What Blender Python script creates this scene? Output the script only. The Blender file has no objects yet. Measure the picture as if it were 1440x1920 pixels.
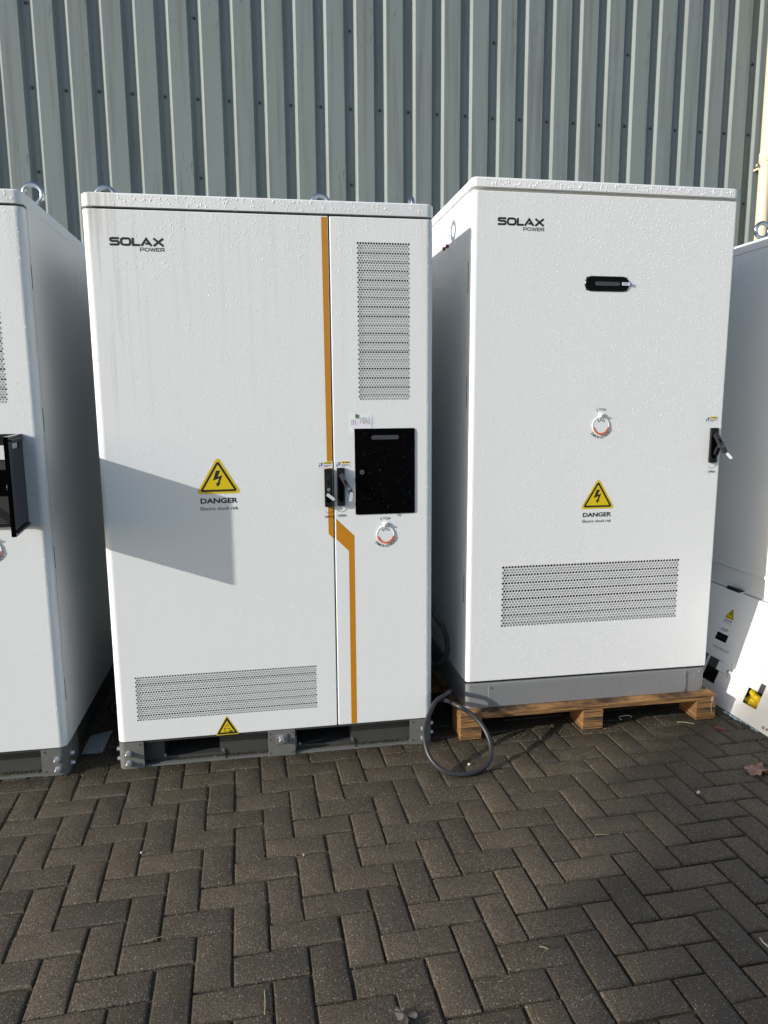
import bpy, math, random
import numpy as np
from mathutils import Vector, Matrix
from math import sin, cos, pi, radians

rnd = random.Random(7)
rng = np.random.default_rng(11)
S = bpy.context.scene
COL = S.collection

# ------------------------------------------------------------------ camera
CAM = Vector((0.6416, -3.0232, 1.5640)); YAW, PITCH, ROLL, FPX = 0.16586, 0.15848, 0.00755, 1360.9
fw = Vector((sin(YAW)*cos(PITCH), cos(YAW)*cos(PITCH), -sin(PITCH)))
r0 = Vector((cos(YAW), -sin(YAW), 0)); d0 = fw.cross(r0)
rt = cos(ROLL)*r0 + sin(ROLL)*d0; dn = -sin(ROLL)*r0 + cos(ROLL)*d0
cd = bpy.data.cameras.new('camera'); cam = bpy.data.objects.new('camera', cd); COL.objects.link(cam)
up = -dn; bk = -fw
cam.matrix_world = Matrix(((rt.x, up.x, bk.x, CAM.x), (rt.y, up.y, bk.y, CAM.y), (rt.z, up.z, bk.z, CAM.z), (0, 0, 0, 1)))
cd.sensor_fit = 'HORIZONTAL'; cd.sensor_width = 36.0; cd.lens = 36.0*FPX/1440.0
cd.clip_start = 0.05; cd.clip_end = 2000
S.camera = cam
S.render.resolution_x, S.render.resolution_y = 768, 1024

# ------------------------------------------------------------------ daylight
SUN = Vector((0.78, 0.25, -0.287)).normalized()          # the way the light travels
elev = math.asin(-SUN.z)
W = bpy.data.worlds.new('World'); S.world = W; W.use_nodes = True
wn = W.node_tree; wn.nodes.clear()
sky = wn.nodes.new('ShaderNodeTexSky'); sky.sky_type = 'NISHITA'; sky.sun_disc = False
sky.sun_elevation = elev; sky.sun_rotation = math.atan2(-SUN.x, -SUN.y)
sky.air_density = 1.0; sky.dust_density = 1.0; sky.ozone_density = 1.0
bg = wn.nodes.new('ShaderNodeBackground'); bg.inputs[1].default_value = 0.150
wo = wn.nodes.new('ShaderNodeOutputWorld')
wn.links.new(sky.outputs[0], bg.inputs[0]); wn.links.new(bg.outputs[0], wo.inputs[0])
sd = bpy.data.lights.new('sun', 'SUN'); sd.energy = 3.95; sd.angle = radians(0.5); sd.color = (1.0, 0.965, 0.905)
sun = bpy.data.objects.new('sun', sd); COL.objects.link(sun)
sun.rotation_euler = SUN.to_track_quat('-Z', 'Y').to_euler(); sun.location = (-6, -4, 6)
S.view_settings.view_transform = 'Standard'; S.view_settings.look = 'None'
S.view_settings.exposure = 0.36; S.view_settings.gamma = 1.0; S.view_settings.use_curve_mapping = False
S.render.engine = 'CYCLES'
S.cycles.use_light_tree = False; S.cycles.use_denoising = True; S.cycles.denoiser = 'OPENIMAGEDENOISE'; S.cycles.denoising_input_passes = 'RGB_ALBEDO_NORMAL'; S.cycles.denoising_prefilter = 'NONE'; S.cycles.sample_clamp_indirect = 2.0; S.cycles.caustics_reflective = False; S.cycles.caustics_refractive = False; S.cycles.use_adaptive_sampling = False
S.cycles.max_bounces = 6

# ------------------------------------------------------------------ material helpers
class NT:
    def __init__(s, name):
        s.m = bpy.data.materials.new(name); s.m.use_nodes = True
        s.t = s.m.node_tree; s.b = s.t.nodes['Principled BSDF']
    def n(s, typ, **kw):
        x = s.t.nodes.new(typ)
        for k, v in kw.items():
            if k.startswith('i_'):
                key = k[2:]
                x.inputs[int(key) if key.isdigit() else key].default_value = v
            else: setattr(x, k, v)
        return x
    def l(s, a, b): s.t.links.new(a, b)
    def coords(s, scale=(1, 1, 1), which='Object'):
        tc = s.n('ShaderNodeTexCoord'); mp = s.n('ShaderNodeMapping'); mp.inputs['Scale'].default_value = scale
        s.l(tc.outputs[which], mp.inputs['Vector']); return mp.outputs[0]
    def noise(s, vec, scale, detail=3, rough=0.5):
        x = s.n('ShaderNodeTexNoise'); x.inputs['Scale'].default_value = scale; x.inputs['Detail'].default_value = detail
        x.inputs['Roughness'].default_value = rough; s.l(vec, x.inputs['Vector']); return x.outputs['Fac']
    def ramp(s, fac, a, b, ca=(0, 0, 0, 1), cb=(1, 1, 1, 1)):
        x = s.n('ShaderNodeValToRGB'); e = x.color_ramp.elements
        e[0].position, e[0].color, e[1].position, e[1].color = a, ca, b, cb
        s.l(fac, x.inputs['Fac']); return x.outputs['Color']
    def mix(s, fac, a, b, mode='MIX'):
        x = s.n('ShaderNodeMix', data_type='RGBA', blend_type=mode)
        for sock, v in ((x.inputs['Factor'], fac), (x.inputs[6], a), (x.inputs[7], b)):
            if isinstance(v, (int, float)): sock.default_value = v
            elif isinstance(v, tuple): sock.default_value = v
            else: s.l(v, sock)
        return x.outputs[2]
    def math(s, op, a, b):
        x = s.n('ShaderNodeMath', operation=op)
        for i, v in enumerate((a, b)):
            if isinstance(v, (int, float)): x.inputs[i].default_value = v
            else: s.l(v, x.inputs[i])
        return x.outputs[0]
    def bump(s, h, strength=0.3, dist=0.002):
        x = s.n('ShaderNodeBump'); x.inputs['Strength'].default_value = strength; x.inputs['Distance'].default_value = dist
        s.l(h, x.inputs['Height']); s.l(x.outputs[0], s.b.inputs['Normal']); return x
    def col(s, c): s.l(c, s.b.inputs['Base Color'])

def C4(r, g, b): return (r, g, b, 1.0)

def simple(name, c, rough=0.5, metal=0.0, spec=0.5, var=0.12, bscale=0, bstr=0.2, coat=0.0):
    t = NT(name); v = t.coords()
    f = t.noise(v, 14, 4)
    t.col(t.mix(f, C4(*[x*(1-var) for x in c]), C4(*[min(1, x*(1+var)) for x in c])))
    t.b.inputs['Roughness'].default_value = rough; t.b.inputs['Metallic'].default_value = metal
    t.b.inputs['Specular IOR Level'].default_value = spec
    if coat: t.b.inputs['Coat Weight'].default_value = coat
    if bscale: t.bump(t.noise(v, bscale, 3), bstr, 0.001)
    return t.m

def paint_mat(name, base, streak=0.5, rough=0.42, top=2.3):
    """powder-coated sheet, rain runs and dust washed down from the roof edge"""
    t = NT(name); v = t.coords()
    vs = t.coords((38, 38, 1.1))
    f1 = t.ramp(t.noise(vs, 1.0, 4, 0.6), 0.50, 0.72)
    sep = t.n('ShaderNodeSeparateXYZ'); tc = t.n('ShaderNodeTexCoord'); t.l(tc.outputs['Object'], sep.inputs[0])
    hz = t.n('ShaderNodeMapRange'); t.l(sep.outputs['Z'], hz.inputs['Value'])
    hz.inputs['From Min'].default_value = top-1.0; hz.inputs['From Max'].default_value = top
    lx = t.n('ShaderNodeMapRange'); t.l(sep.outputs['X'], lx.inputs['Value'])
    lx.inputs['From Min'].default_value = 0.30; lx.inputs['From Max'].default_value = 0.05
    g = t.math('MULTIPLY', hz.outputs[0], t.math('MAXIMUM', lx.outputs[0], 0.18))
    dirt = t.math('MULTIPLY', t.math('MULTIPLY', f1, g), streak)
    f2 = t.noise(v, 2.3, 4)
    c = t.mix(f2, C4(*[x*0.965 for x in base]), C4(*base))
    c = t.mix(dirt, c, C4(base[0]*0.52, base[1]*0.46, base[2]*0.38))
    spk = t.ramp(t.noise(v, 140, 2), 0.76, 0.80)
    c = t.mix(t.math('MULTIPLY', spk, 0.25), c, C4(base[0]*.55, base[1]*.52, base[2]*.48))
    t.col(c)
    t.b.inputs['Roughness'].default_value = rough
    t.bump(t.noise(t.coords((45, 45, 2)), 1.0, 3), 0.05, 0.002)
    return t.m

M = {}
M['white'] = paint_mat('white_powder_coat', (0.775, 0.785, 0.785), 1.0)
M['white_new'] = paint_mat('fresh_white_powder_coat', (0.785, 0.79, 0.79), 0.12)
M['white_clean'] = simple('clean_white_paint', (0.80, 0.80, 0.79), 0.4, var=0.02)
M['grey'] = simple('grey_base_paint', (0.135, 0.134, 0.129), 0.45, var=0.18, bscale=60, bstr=0.15)
M['grey_dark'] = simple('dusty_grey_steel', (0.048, 0.047, 0.044), 0.6, var=0.3, bscale=40, bstr=0.3)
M['grey_rc'] = simple('smooth_grey_base_paint', (0.205, 0.207, 0.21), 0.4, var=0.06, bscale=220, bstr=0.1)
M['gasket_dark_fill'] = simple('dark_gasket_and_fill', (0.03, 0.03, 0.028), 0.8)
M['orange'] = simple('orange_film', (0.52, 0.215, 0.008), 0.4, var=0.04)
M['black_gloss'] = simple('gloss_black_plastic', (0.0015, 0.0015, 0.002), 0.06, spec=0.10)
M['black'] = simple('black_plastic', (0.008, 0.008, 0.009), 0.32, spec=0.4, bscale=300, bstr=0.15)
M['black_soft'] = simple('matt_black_plastic', (0.02, 0.02, 0.022), 0.5, bscale=300, bstr=0.15)
M['print'] = simple('black_print', (0.012, 0.012, 0.013), 0.5)
M['print_grey'] = simple('grey_print', (0.10, 0.10, 0.11), 0.5)
M['print_blue'] = simple('blue_print', (0.06, 0.08, 0.22), 0.5)
M['yellow'] = simple('yellow_film', (0.68, 0.50, 0.006), 0.4, var=0.04)
M['label'] = simple('white_label_film', (0.78, 0.79, 0.84), 0.35, var=0.02)
M['slot'] = simple('dark_grey_window', (0.055, 0.058, 0.065), 0.25, spec=0.3)
M['zinc'] = simple('zinc_plated_steel', (0.62, 0.63, 0.64), 0.33, 0.9, var=0.15, bscale=90, bstr=0.15)
M['chrome'] = simple('polished_steel', (0.52, 0.54, 0.56), 0.2, 1.0, var=0.05)
M['alu'] = simple('pale_plastic_tag', (0.55, 0.57, 0.60), 0.4)
M['red'] = simple('red_plastic', (0.16, 0.02, 0.018), 0.4)
M['epo_orange'] = simple('red_orange_ring', (0.72, 0.13, 0.02), 0.35)
M['green'] = simple('green_tape', (0.055, 0.20, 0.01), 0.5)
M['paper'] = simple('white_paper', (0.80, 0.79, 0.85), 0.7, var=0.04)
M['cream'] = simple('cream_pipe_pvc', (0.70, 0.60, 0.43), 0.4, var=0.08)
M['cable'] = simple('black_rubber', (0.022, 0.022, 0.024), 0.42, var=0.2, bscale=80, bstr=0.1)
M['louver'] = simple('grey_white_louver', (0.48, 0.49, 0.48), 0.5, var=0.1)
M['bag'] = simple('yellow_plastic_bag', (0.75, 0.52, 0.004), 0.3, var=0.1, bscale=25, bstr=0.6)
M['blue_film'] = simple('pale_blue_film', (0.35, 0.62, 0.70), 0.3, var=0.2)
M['dead_leaf'] = simple('dead_leaf', (0.30, 0.175, 0.125), 0.7, var=0.45, bscale=60, bstr=0.6)
M['moss'] = simple('green_moss', (0.045, 0.052, 0.012), 0.9, var=0.4)
M['leaf_dark'] = simple('wet_dark_leaf', (0.055, 0.042, 0.036), 0.5, var=0.4, bscale=60, bstr=0.6)
M['straw'] = simple('dry_straw', (0.24, 0.19, 0.12), 0.7, var=0.2)
M['bright_bit'] = simple('white_scrap', (0.45, 0.43, 0.40), 0.5)
M['steel_plate'] = simple('flat_grey_plate', (0.22, 0.24, 0.27), 0.4, var=0.1)
M['bark'] = simple('bark', (0.07, 0.055, 0.04), 0.9, var=0.3, bscale=12, bstr=0.6)
M['leaf_green'] = simple('evergreen_leaf', (0.035, 0.065, 0.022), 0.6, var=0.5)

def wood_mat():
    t = NT('laminated_pallet_wood'); v = t.coords((4, 4, 130)); v2 = t.coords((7, 7, 230))
    f = t.noise(v, 1.0, 5, 0.7); g = t.noise(v2, 1.0, 3, 0.6)
    c = t.mix(t.ramp(f, 0.40, 0.60), C4(0.026, 0.012, 0.005), C4(0.42, 0.215, 0.072))
    c = t.mix(t.ramp(g, 0.52, 0.66), c, C4(0.04, 0.02, 0.010))
    t.col(t.mix(t.math('MULTIPLY', t.noise(t.coords(), 6, 3), 0.30), c, C4(0.16, 0.085, 0.04)))
    t.b.inputs['Roughness'].default_value = 0.7
    t.bump(t.math('ADD', f, g), 0.5, 0.003); return t.m
M['wood'] = wood_mat()

def cladding_mat():
    t = NT('grey_green_cladding_paint'); v = t.coords()
    oi = t.n('ShaderNodeObjectInfo')
    vo = t.n('ShaderNodeVectorMath', operation='ADD'); t.l(t.coords((26, 26, 0.9)), vo.inputs[0])
    rv = t.n('ShaderNodeCombineXYZ'); t.l(t.math('MULTIPLY', oi.outputs['Random'], 40), rv.inputs[0]); t.l(rv.outputs[0], vo.inputs[1])
    st = t.ramp(t.noise(vo.outputs[0], 1.0, 5, 0.65), 0.50, 0.78)
    c = t.mix(t.noise(v, 1.4, 3), C4(0.178, 0.210, 0.206), C4(0.215, 0.248, 0.243))
    c = t.mix(t.math('MULTIPLY', st, 0.8), c, C4(0.120, 0.116, 0.108))
    sp = t.ramp(t.noise(t.coords((90, 90, 10)), 1.0, 3, 0.7), 0.62, 0.72)
    patch = t.ramp(t.noise(v, 2.2, 3), 0.48, 0.60)
    c = t.mix(t.math('MULTIPLY', t.mix(1.0, sp, patch, 'MULTIPLY'), 0.7), c, C4(0.06, 0.062, 0.06))
    t.col(c); t.b.inputs['Roughness'].default_value = 0.55; t.b.inputs['Specular IOR Level'].default_value = 0.3
    t.bump(t.noise(t.coords((40, 40, 2)), 1.0, 3), 0.08, 0.002); return t.m
M['cladding'] = cladding_mat()

def paver_mat():
    t = NT('concrete_paver'); v = t.coords(which='Object')
    geo = t.n('ShaderNodeNewGeometry')
    oi = t.n('ShaderNodeObjectInfo'); at = t.n('ShaderNodeAttribute', attribute_name='tone')
    tone = t.math('FRACT', t.math('ADD', oi.outputs['Random'], at.outputs['Fac']), 0)
    pos = geo.outputs['Position']
    base = t.mix(tone, C4(0.048, 0.0345, 0.0205), C4(0.090, 0.0645, 0.0395))
    big = t.ramp(t.noise(pos, 2.2, 4), 0.35, 0.7)
    base = t.mix(t.math('MULTIPLY', big, 0.35), base, C4(0.037, 0.031, 0.024))
    # green film in the damp strip where the units stand
    sep = t.n('ShaderNodeSeparateXYZ'); t.l(pos, sep.inputs[0])
    mr = t.n('ShaderNodeMapRange'); t.l(sep.outputs['Y'], mr.inputs['Value'])
    mr.inputs['From Min'].default_value = -1.0; mr.inputs['From Max'].default_value = 0.0
    moss = t.math('MULTIPLY', t.ramp(t.noise(pos, 7, 4, 0.65), 0.34, 0.64), t.math('MULTIPLY', mr.outputs[0], 0.9))
    base = t.mix(moss, base, C4(0.034, 0.027, 0.012))
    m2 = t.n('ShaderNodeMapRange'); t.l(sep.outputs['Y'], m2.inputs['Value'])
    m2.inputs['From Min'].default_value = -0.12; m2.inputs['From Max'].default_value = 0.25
    base = t.mix(t.math('MULTIPLY', m2.outputs[0], 0.75), base, C4(0.016, 0.014, 0.008))  # dark moss, plus the shade of the gaps painted into the paver colour
    sand = t.math('MULTIPLY', t.ramp(t.noise(pos, 3.1, 5, 0.7), 0.60, 0.74), 0.35)
    base = t.mix(sand, base, C4(0.12, 0.096, 0.060))
    fine = t.noise(pos, 190, 4, 0.8)
    base = t.mix(1.0, base, t.ramp(fine, 0.34, 0.66, C4(0.22, 0.22, 0.22), C4(1.85, 1.85, 1.85)), 'MULTIPLY')
    vor = t.n('ShaderNodeTexVoronoi'); vor.inputs['Scale'].default_value = 125; t.l(pos, vor.inputs['Vector'])
    gr = t.ramp(vor.outputs['Distance'], 0.16, 0.24, C4(1, 1, 1), C4(0, 0, 0))
    pick = t.n('ShaderNodeSeparateColor'); t.l(vor.outputs['Color'], pick.inputs[0])
    pk = t.ramp(pick.outputs['Red'], 0.45, 0.70)
    base = t.mix(t.math('MULTIPLY', t.mix(1.0, gr, pk, 'MULTIPLY'), 0.75), base, C4(0.40, 0.37, 0.31))
    v3 = t.n('ShaderNodeTexVoronoi'); v3.inputs['Scale'].default_value = 235; t.l(pos, v3.inputs['Vector'])
    g3 = t.ramp(v3.outputs['Distance'], 0.22, 0.34, C4(1, 1, 1), C4(0, 0, 0)); p3 = t.n('ShaderNodeSeparateColor'); t.l(v3.outputs['Color'], p3.inputs[0])
    base = t.mix(t.math('MULTIPLY', t.mix(1.0, g3, t.ramp(p3.outputs['Green'], 0.52, 0.66), 'MULTIPLY'), 0.8), base, C4(0.28, 0.235, 0.165))
    base = t.mix(t.math('MULTIPLY', t.mix(1.0, g3, t.ramp(p3.outputs['Blue'], 0.60, 0.70), 'MULTIPLY'), 0.8), base, C4(0.014, 0.011, 0.008))
    t.col(base); t.b.inputs['Roughness'].default_value = 0.62; t.b.inputs['Specular IOR Level'].default_value = 0.45
    med = t.noise(pos, 110, 4, 0.75)
    t.bump(t.math('ADD', t.math('MULTIPLY', med, 0.9), t.math('MULTIPLY', fine, 0.6)), 0.9, 0.0045); return t.m
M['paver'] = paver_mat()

def joint_mat():
    t = NT('mossy_joint_sand'); geo = t.n('ShaderNodeNewGeometry'); p = geo.outputs['Position']
    c = t.mix(t.ramp(t.noise(p, 9, 4), 0.4, 0.65), C4(0.030, 0.026, 0.014), C4(0.075, 0.062, 0.040))
    c = t.mix(t.ramp(t.noise(p, 5, 3), 0.58, 0.72), c, C4(0.055, 0.062, 0.014))
    c = t.mix(1.0, c, t.ramp(t.noise(p, 260, 3), 0.3, 0.8, C4(0.4, 0.4, 0.4), C4(1.7, 1.7, 1.7)), 'MULTIPLY')
    t.col(c); t.b.inputs['Roughness'].default_value = 0.95
    t.bump(t.noise(p, 160, 4), 1.0, 0.006); return t.m
M['joint'] = joint_mat()

# ------------------------------------------------------------------ mesh helpers
class MB:
    def __init__(s): s.v, s.f, s.m, s.mats = [], [], [], []
    def mi(s, m):
        if m not in s.mats: s.mats.append(m)
        return s.mats.index(m)
    def add(s, vs, fs, m):
        o = len(s.v); k = s.mi(m); s.v += [tuple(p) for p in vs]
        for f in fs: s.f.append(tuple(i+o for i in f)); s.m.append(k)
        return s
    def box(s, a, b, m, c=0.0):
        (x0, y0, z0), (x1, y1, z1) = a, b
        if c <= 0:
            return s.add([(x0, y0, z0), (x1, y0, z0), (x1, y1, z0), (x0, y1, z0), (x0, y0, z1), (x1, y0, z1), (x1, y1, z1), (x0, y1, z1)],
                         [(0, 3, 2, 1), (4, 5, 6, 7), (0, 1, 5, 4), (1, 2, 6, 5), (2, 3, 7, 6), (3, 0, 4, 7)], m)
        vs = []; idx = {}
        for i, (X, sx) in enumerate(((x0, 1), (x1, -1))):
            for j, (Y, sy) in enumerate(((y0, 1), (y1, -1))):
                for k, (Z, sz) in enumerate(((z0, 1), (z1, -1))):
                    for ax in range(3):
                        p = [X+sx*c, Y+sy*c, Z+sz*c]; p[ax] = (X, Y, Z)[ax]
                        idx[i, j, k, ax] = len(vs); vs.append(p)
        fs = []
        q = ((0, 0), (1, 0), (1, 1), (0, 1))
        for i in (0, 1):
            f = [idx[i, j, k, 0] for j, k in q]; fs.append(f if i else f[::-1])
            f = [idx[j, i, k, 1] for j, k in q]; fs.append(f[::-1] if i else f)
            f = [idx[j, k, i, 2] for j, k in q]; fs.append(f if i else f[::-1])
        for i in (0, 1):
            for j in (0, 1):
                a_ = [idx[i, j, 0, 0], idx[i, j, 1, 0], idx[i, j, 1, 1], idx[i, j, 0, 1]]; fs.append(a_ if (i == j) == False else a_[::-1])
                a_ = [idx[i, 0, j, 0], idx[i, 1, j, 0], idx[i, 1, j, 2], idx[i, 0, j, 2]]; fs.append(a_ if (i == j) else a_[::-1])
                a_ = [idx[0, i, j, 1], idx[1, i, j, 1], idx[1, i, j, 2], idx[0, i, j, 2]]; fs.append(a_ if (i != j) else a_[::-1])
        for i in (0, 1):
            for j in (0, 1):
                for k in (0, 1):
                    t = [idx[i, j, k, 0], idx[i, j, k, 1], idx[i, j, k, 2]]; fs.append(t if (i+j+k) % 2 else t[::-1])
        return s.add(vs, fs, m)
    def poly(s, pts, m, y=0.0):                                     # flat, facing -Y; pts are (x, z)
        a = sum(p[0]*q[1]-q[0]*p[1] for p, q in zip(pts, pts[1:]+pts[:1]))
        if a < 0: pts = pts[::-1]
        return s.add([(p[0], y, p[1]) for p in pts], [tuple(range(len(pts)))], m)
    def prism(s, pts, y0, y1, m):                                   # outline in x,z from y0 (front) to y1
        a = sum(p[0]*q[1]-q[0]*p[1] for p, q in zip(pts, pts[1:]+pts[:1]))
        if a < 0: pts = pts[::-1]
        n = len(pts)
        vs = [(p[0], y0, p[1]) for p in pts]+[(p[0], y1, p[1]) for p in pts]
        fs = [tuple(range(n)), tuple(range(2*n-1, n-1, -1))]+[(i, i+n, (i+1) % n+n, (i+1) % n) for i in range(n)]
        return s.add(vs, fs, m)
    def extz(s, pts, z0, z1, m, cap=True, c=0.0):                   # closed outline in x,y, CCW, extruded in z
        n = len(pts)
        if c:
            ctr = (sum(p[0] for p in pts)/n, sum(p[1] for p in pts)/n)
            def ins(p): 
                return (p[0]+(c if p[0] < ctr[0] else -c), p[1]+(c if p[1] < ctr[1] else -c))
            rings = [(pts, z0), (pts, z1-c), ([ins(p) for p in pts], z1)]
        else: rings = [(pts, z0), (pts, z1)]
        vs = [(p[0], p[1], z) for r, z in rings for p in r]; fs = []
        for k in range(len(rings)-1):
            fs += [(k*n+i, k*n+(i+1) % n, (k+1)*n+(i+1) % n, (k+1)*n+i) for i in range(n)]
        if cap: fs += [tuple(range(n))[::-1], tuple(range((len(rings)-1)*n, len(rings)*n))]
        return s.add(vs, fs, m)
    def tube(s, path, r, m, seg=8, closed=False, cap=True):
        P = [Vector(p) for p in path]; n = len(P); vs = []; fs = []
        R = r if isinstance(r, (list, tuple)) else [r]*n
        nrm = None
        for i in range(n):
            a = P[(i-1) % n] if (closed or i) else P[0]; b = P[(i+1) % n] if (closed or i < n-1) else P[-1]
            t = (b-a).normalized()
            if nrm is None:
                nrm = t.cross(Vector((0, 0, 1)) if abs(t.z) < .9 else Vector((1, 0, 0))).normalized()
            nrm = (nrm-t*nrm.dot(t)).normalized(); bi = t.cross(nrm)
            for k in range(seg):
                an = 2*pi*k/seg; vs.append(P[i]+R[i]*(cos(an)*nrm+sin(an)*bi))
        for i in range(n if closed else n-1):
            j = (i+1) % n
            fs += [(i*seg+k, i*seg+(k+1) % seg, j*seg+(k+1) % seg, j*seg+k) for k in range(seg)]
        if cap and not closed: fs += [tuple(range(seg))[::-1], tuple(range((n-1)*seg, n*seg))]
        return s.add(vs, fs, m)
    def cyl(s, a, b, r, m, seg=12, r2=None): return s.tube([a, b], [r, r if r2 is None else r2], m, seg)
    def torus(s, c, R, r, m, ax='Y', seg=28, sub=10):
        pts = []
        for k in range(seg):
            an = 2*pi*k/seg; x, z = R*cos(an), R*sin(an)
            pts.append((c[0]+x, c[1], c[2]+z) if ax == 'Y' else (c[0], c[1]+x, c[2]+z))
        return s.tube(pts, r, m, sub, True)
    def build(s, name, parent=None, smooth=False, loc=None, kind=None):
        me = bpy.data.meshes.new(name)
        me.from_pydata(s.v, [], s.f)
        for m in s.mats: me.materials.append(M[m])
        me.polygons.foreach_set('material_index', s.m)
        if smooth is True: me.polygons.foreach_set('use_smooth', [True]*len(s.f))
        me.update()
        if smooth == 'angle': me.set_sharp_from_angle(angle=radians(32))
        if smooth == 'angle': me.polygons.foreach_set('use_smooth', [True]*len(s.f)); me.set_sharp_from_angle(angle=radians(32))
        return put(name, me, parent, loc, kind)

def put(name, me, parent=None, loc=None, kind=None):
    o = bpy.data.objects.new(name, me); COL.objects.link(o)
    if parent: o.parent = parent
    if loc: o.location = loc
    if kind: o['kind'] = kind
    return o
def empty(name, loc, label, cat, group=None):
    o = bpy.data.objects.new(name, None); COL.objects.link(o); o.location = loc; o.empty_display_size = .1
    return tag(o, label, cat, group)
def tag(o, label, cat, group=None):
    o['label'] = label; o['category'] = cat
    if group: o['group'] = group
    return o

def rrect(x0, x1, y0, y1, rf, rb=0.01, seg=7):                     # CCW outline, front corners rounded rf
    out = []
    for cx, cy, r, a0 in ((x1-rb, y1-rb, rb, 0), (x0+rb, y1-rb, rb, 90), (x0+rf, y0+rf, rf, 180), (x1-rf, y0+rf, rf, 270)):
        for k in range(seg+1):
            a = radians(a0+90*k/seg); out.append((cx+r*cos(a), cy+r*sin(a)))
    return out
def circ(cx, cz, r, n=28, a0=0, a1=360):
    return [(cx+r*cos(radians(a0+(a1-a0)*k/n)), cz+r*sin(radians(a0+(a1-a0)*k/n))) for k in range(n if a1-a0 == 360 else n+1)]
def capsule(x0, x1, z0, z1, n=10):
    r = min(x1-x0, z1-z0)/2
    if x1-x0 >= z1-z0: return circ(x1-r, (z0+z1)/2, r, n, -90, 90)+circ(x0+r, (z0+z1)/2, r, n, 90, 270)
    return circ((x0+x1)/2, z1-r, r, n, 0, 180)+circ((x0+x1)/2, z0+r, r, n, 180, 360)
def rbox(x0, x1, z0, z1, r, n=5):
    o = []
    for cx, cz, a in ((x1-r, z1-r, 0), (x0+r, z1-r, 90), (x0+r, z0+r, 180), (x1-r, z0+r, 270)): o += circ(cx, cz, r, n, a, a+90)
    return o
def rtri(A, B, C_, r, n=6):                                         # rounded triangle (x,z)
    P = [Vector(A), Vector(B), Vector(C_)]; out = []
    for i in range(3):
        p, a, b = P[i], P[i-1], P[(i+1) % 3]
        u = (a-p).normalized(); w = (b-p).normalized(); half = u.angle(w)/2
        c = p+(u+w).normalized()*(r/sin(half)); d = r/math.tan(half)
        s0 = p+u*d-c; s1 = p+w*d-c
        a0 = math.atan2(s0.y, s0.x); a1 = math.atan2(s1.y, s1.x)
        da = (a1-a0+pi) % (2*pi)-pi
        out += [(c.x+r*cos(a0+da*k/n), c.y+r*sin(a0+da*k/n)) for k in range(n+1)]
    return out
def inset_tri(A, B, C_, d):
    P = [Vector(A), Vector(B), Vector(C_)]; out = []
    for i in range(3):
        p, a, b = P[i], P[i-1], P[(i+1) % 3]; u = (a-p).normalized(); w = (b-p).normalized()
        out.append(tuple(p+(u+w).normalized()*(d/sin(u.angle(w)/2))))
    return out
def stroke(mb, pts, w, m, y, closed=False):                         # thick polyline in x,z
    P = [Vector(p) for p in pts]; n = len(P); L = []; R = []
    for i in range(n):
        a = P[i-1] if (i or closed) else None; b = P[(i+1) % n] if (i < n-1 or closed) else None
        t1 = (P[i]-a).normalized() if a is not None else None; t2 = (b-P[i]).normalized() if b is not None else None
        t1 = t1 if t1 is not None else t2; t2 = t2 if t2 is not None else t1
        n1 = Vector((-t1.y, t1.x)); n2 = Vector((-t2.y, t2.x)); mt = (n1+n2)
        mt = n1 if mt.length < 1e-5 else mt.normalized(); k = w/2/max(.45, mt.dot(n1))
        L.append(P[i]+mt*k); R.append(P[i]-mt*k)
    vs = [(p.x, y, p.y) for p in L]+[(p.x, y, p.y) for p in R]; fs = []
    for i in range(n if closed else n-1):
        j = (i+1) % n; fs.append((i, n+i, n+j, j))
    mb.add(vs, fs, m)

_fonts = {}
def text2d(st, bold=0.0):
    k = (st, bold)
    if k not in _fonts:
        cu = bpy.data.curves.new('t', 'FONT'); cu.body = st; cu.size = 1.0; cu.offset = bold; cu.resolution_u = 3
        o = bpy.data.objects.new('t', cu); COL.objects.link(o)
        bpy.context.view_layer.update()
        me = o.to_mesh(); vs = [(v.co.x, v.co.y) for v in me.vertices]; fs = [tuple(p.vertices) for p in me.polygons]
        o.to_mesh_clear(); bpy.data.objects.remove(o); bpy.data.curves.remove(cu)
        _fonts[k] = (vs, fs)
    return _fonts[k]
def text(mb, st, x0, x1, z0, z1, m, y, bold=0.0):                   # fit string into the box
    vs, fs = text2d(st, bold); V = np.array(vs); a, b = V.min(0), V.max(0)
    q = [(x0+(p[0]-a[0])/(b[0]-a[0])*(x1-x0), y, z0+(p[1]-a[1])/(b[1]-a[1])*(z1-z0)) for p in vs]
    flat_face(mb, q, fs, m)
def flat_face(mb, q, fs, m):
    g = []
    for f in fs:
        ar = sum(q[f[i]][0]*q[f[(i+1) % len(f)]][2]-q[f[(i+1) % len(f)]][0]*q[f[i]][2] for i in range(len(f)))
        g.append(f if ar > 0 else f[::-1])
    mb.add(q, g, m)
def arctext(mb, st, cx, cz, r, a0, a1, h, m, y, under=False, bold=0.01):
    n = len(st)
    for i, ch in enumerate(st):
        a = radians(a0+(a1-a0)*(i/(n-1))); vs, fs = text2d(ch, bold); V = np.array(vs); w = (V[:, 0].min()+V[:, 0].max())/2
        s = h/0.72; rot = a-pi/2 if not under else a+pi/2; q = []
        for p in vs:
            u, w2 = (p[0]-w)*s, (p[1]-0.36)*s
            q.append((cx+r*cos(a)+u*cos(rot)-w2*sin(rot), y, cz+r*sin(a)+u*sin(rot)+w2*cos(rot)))
        flat_face(mb, q, fs, m)

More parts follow.
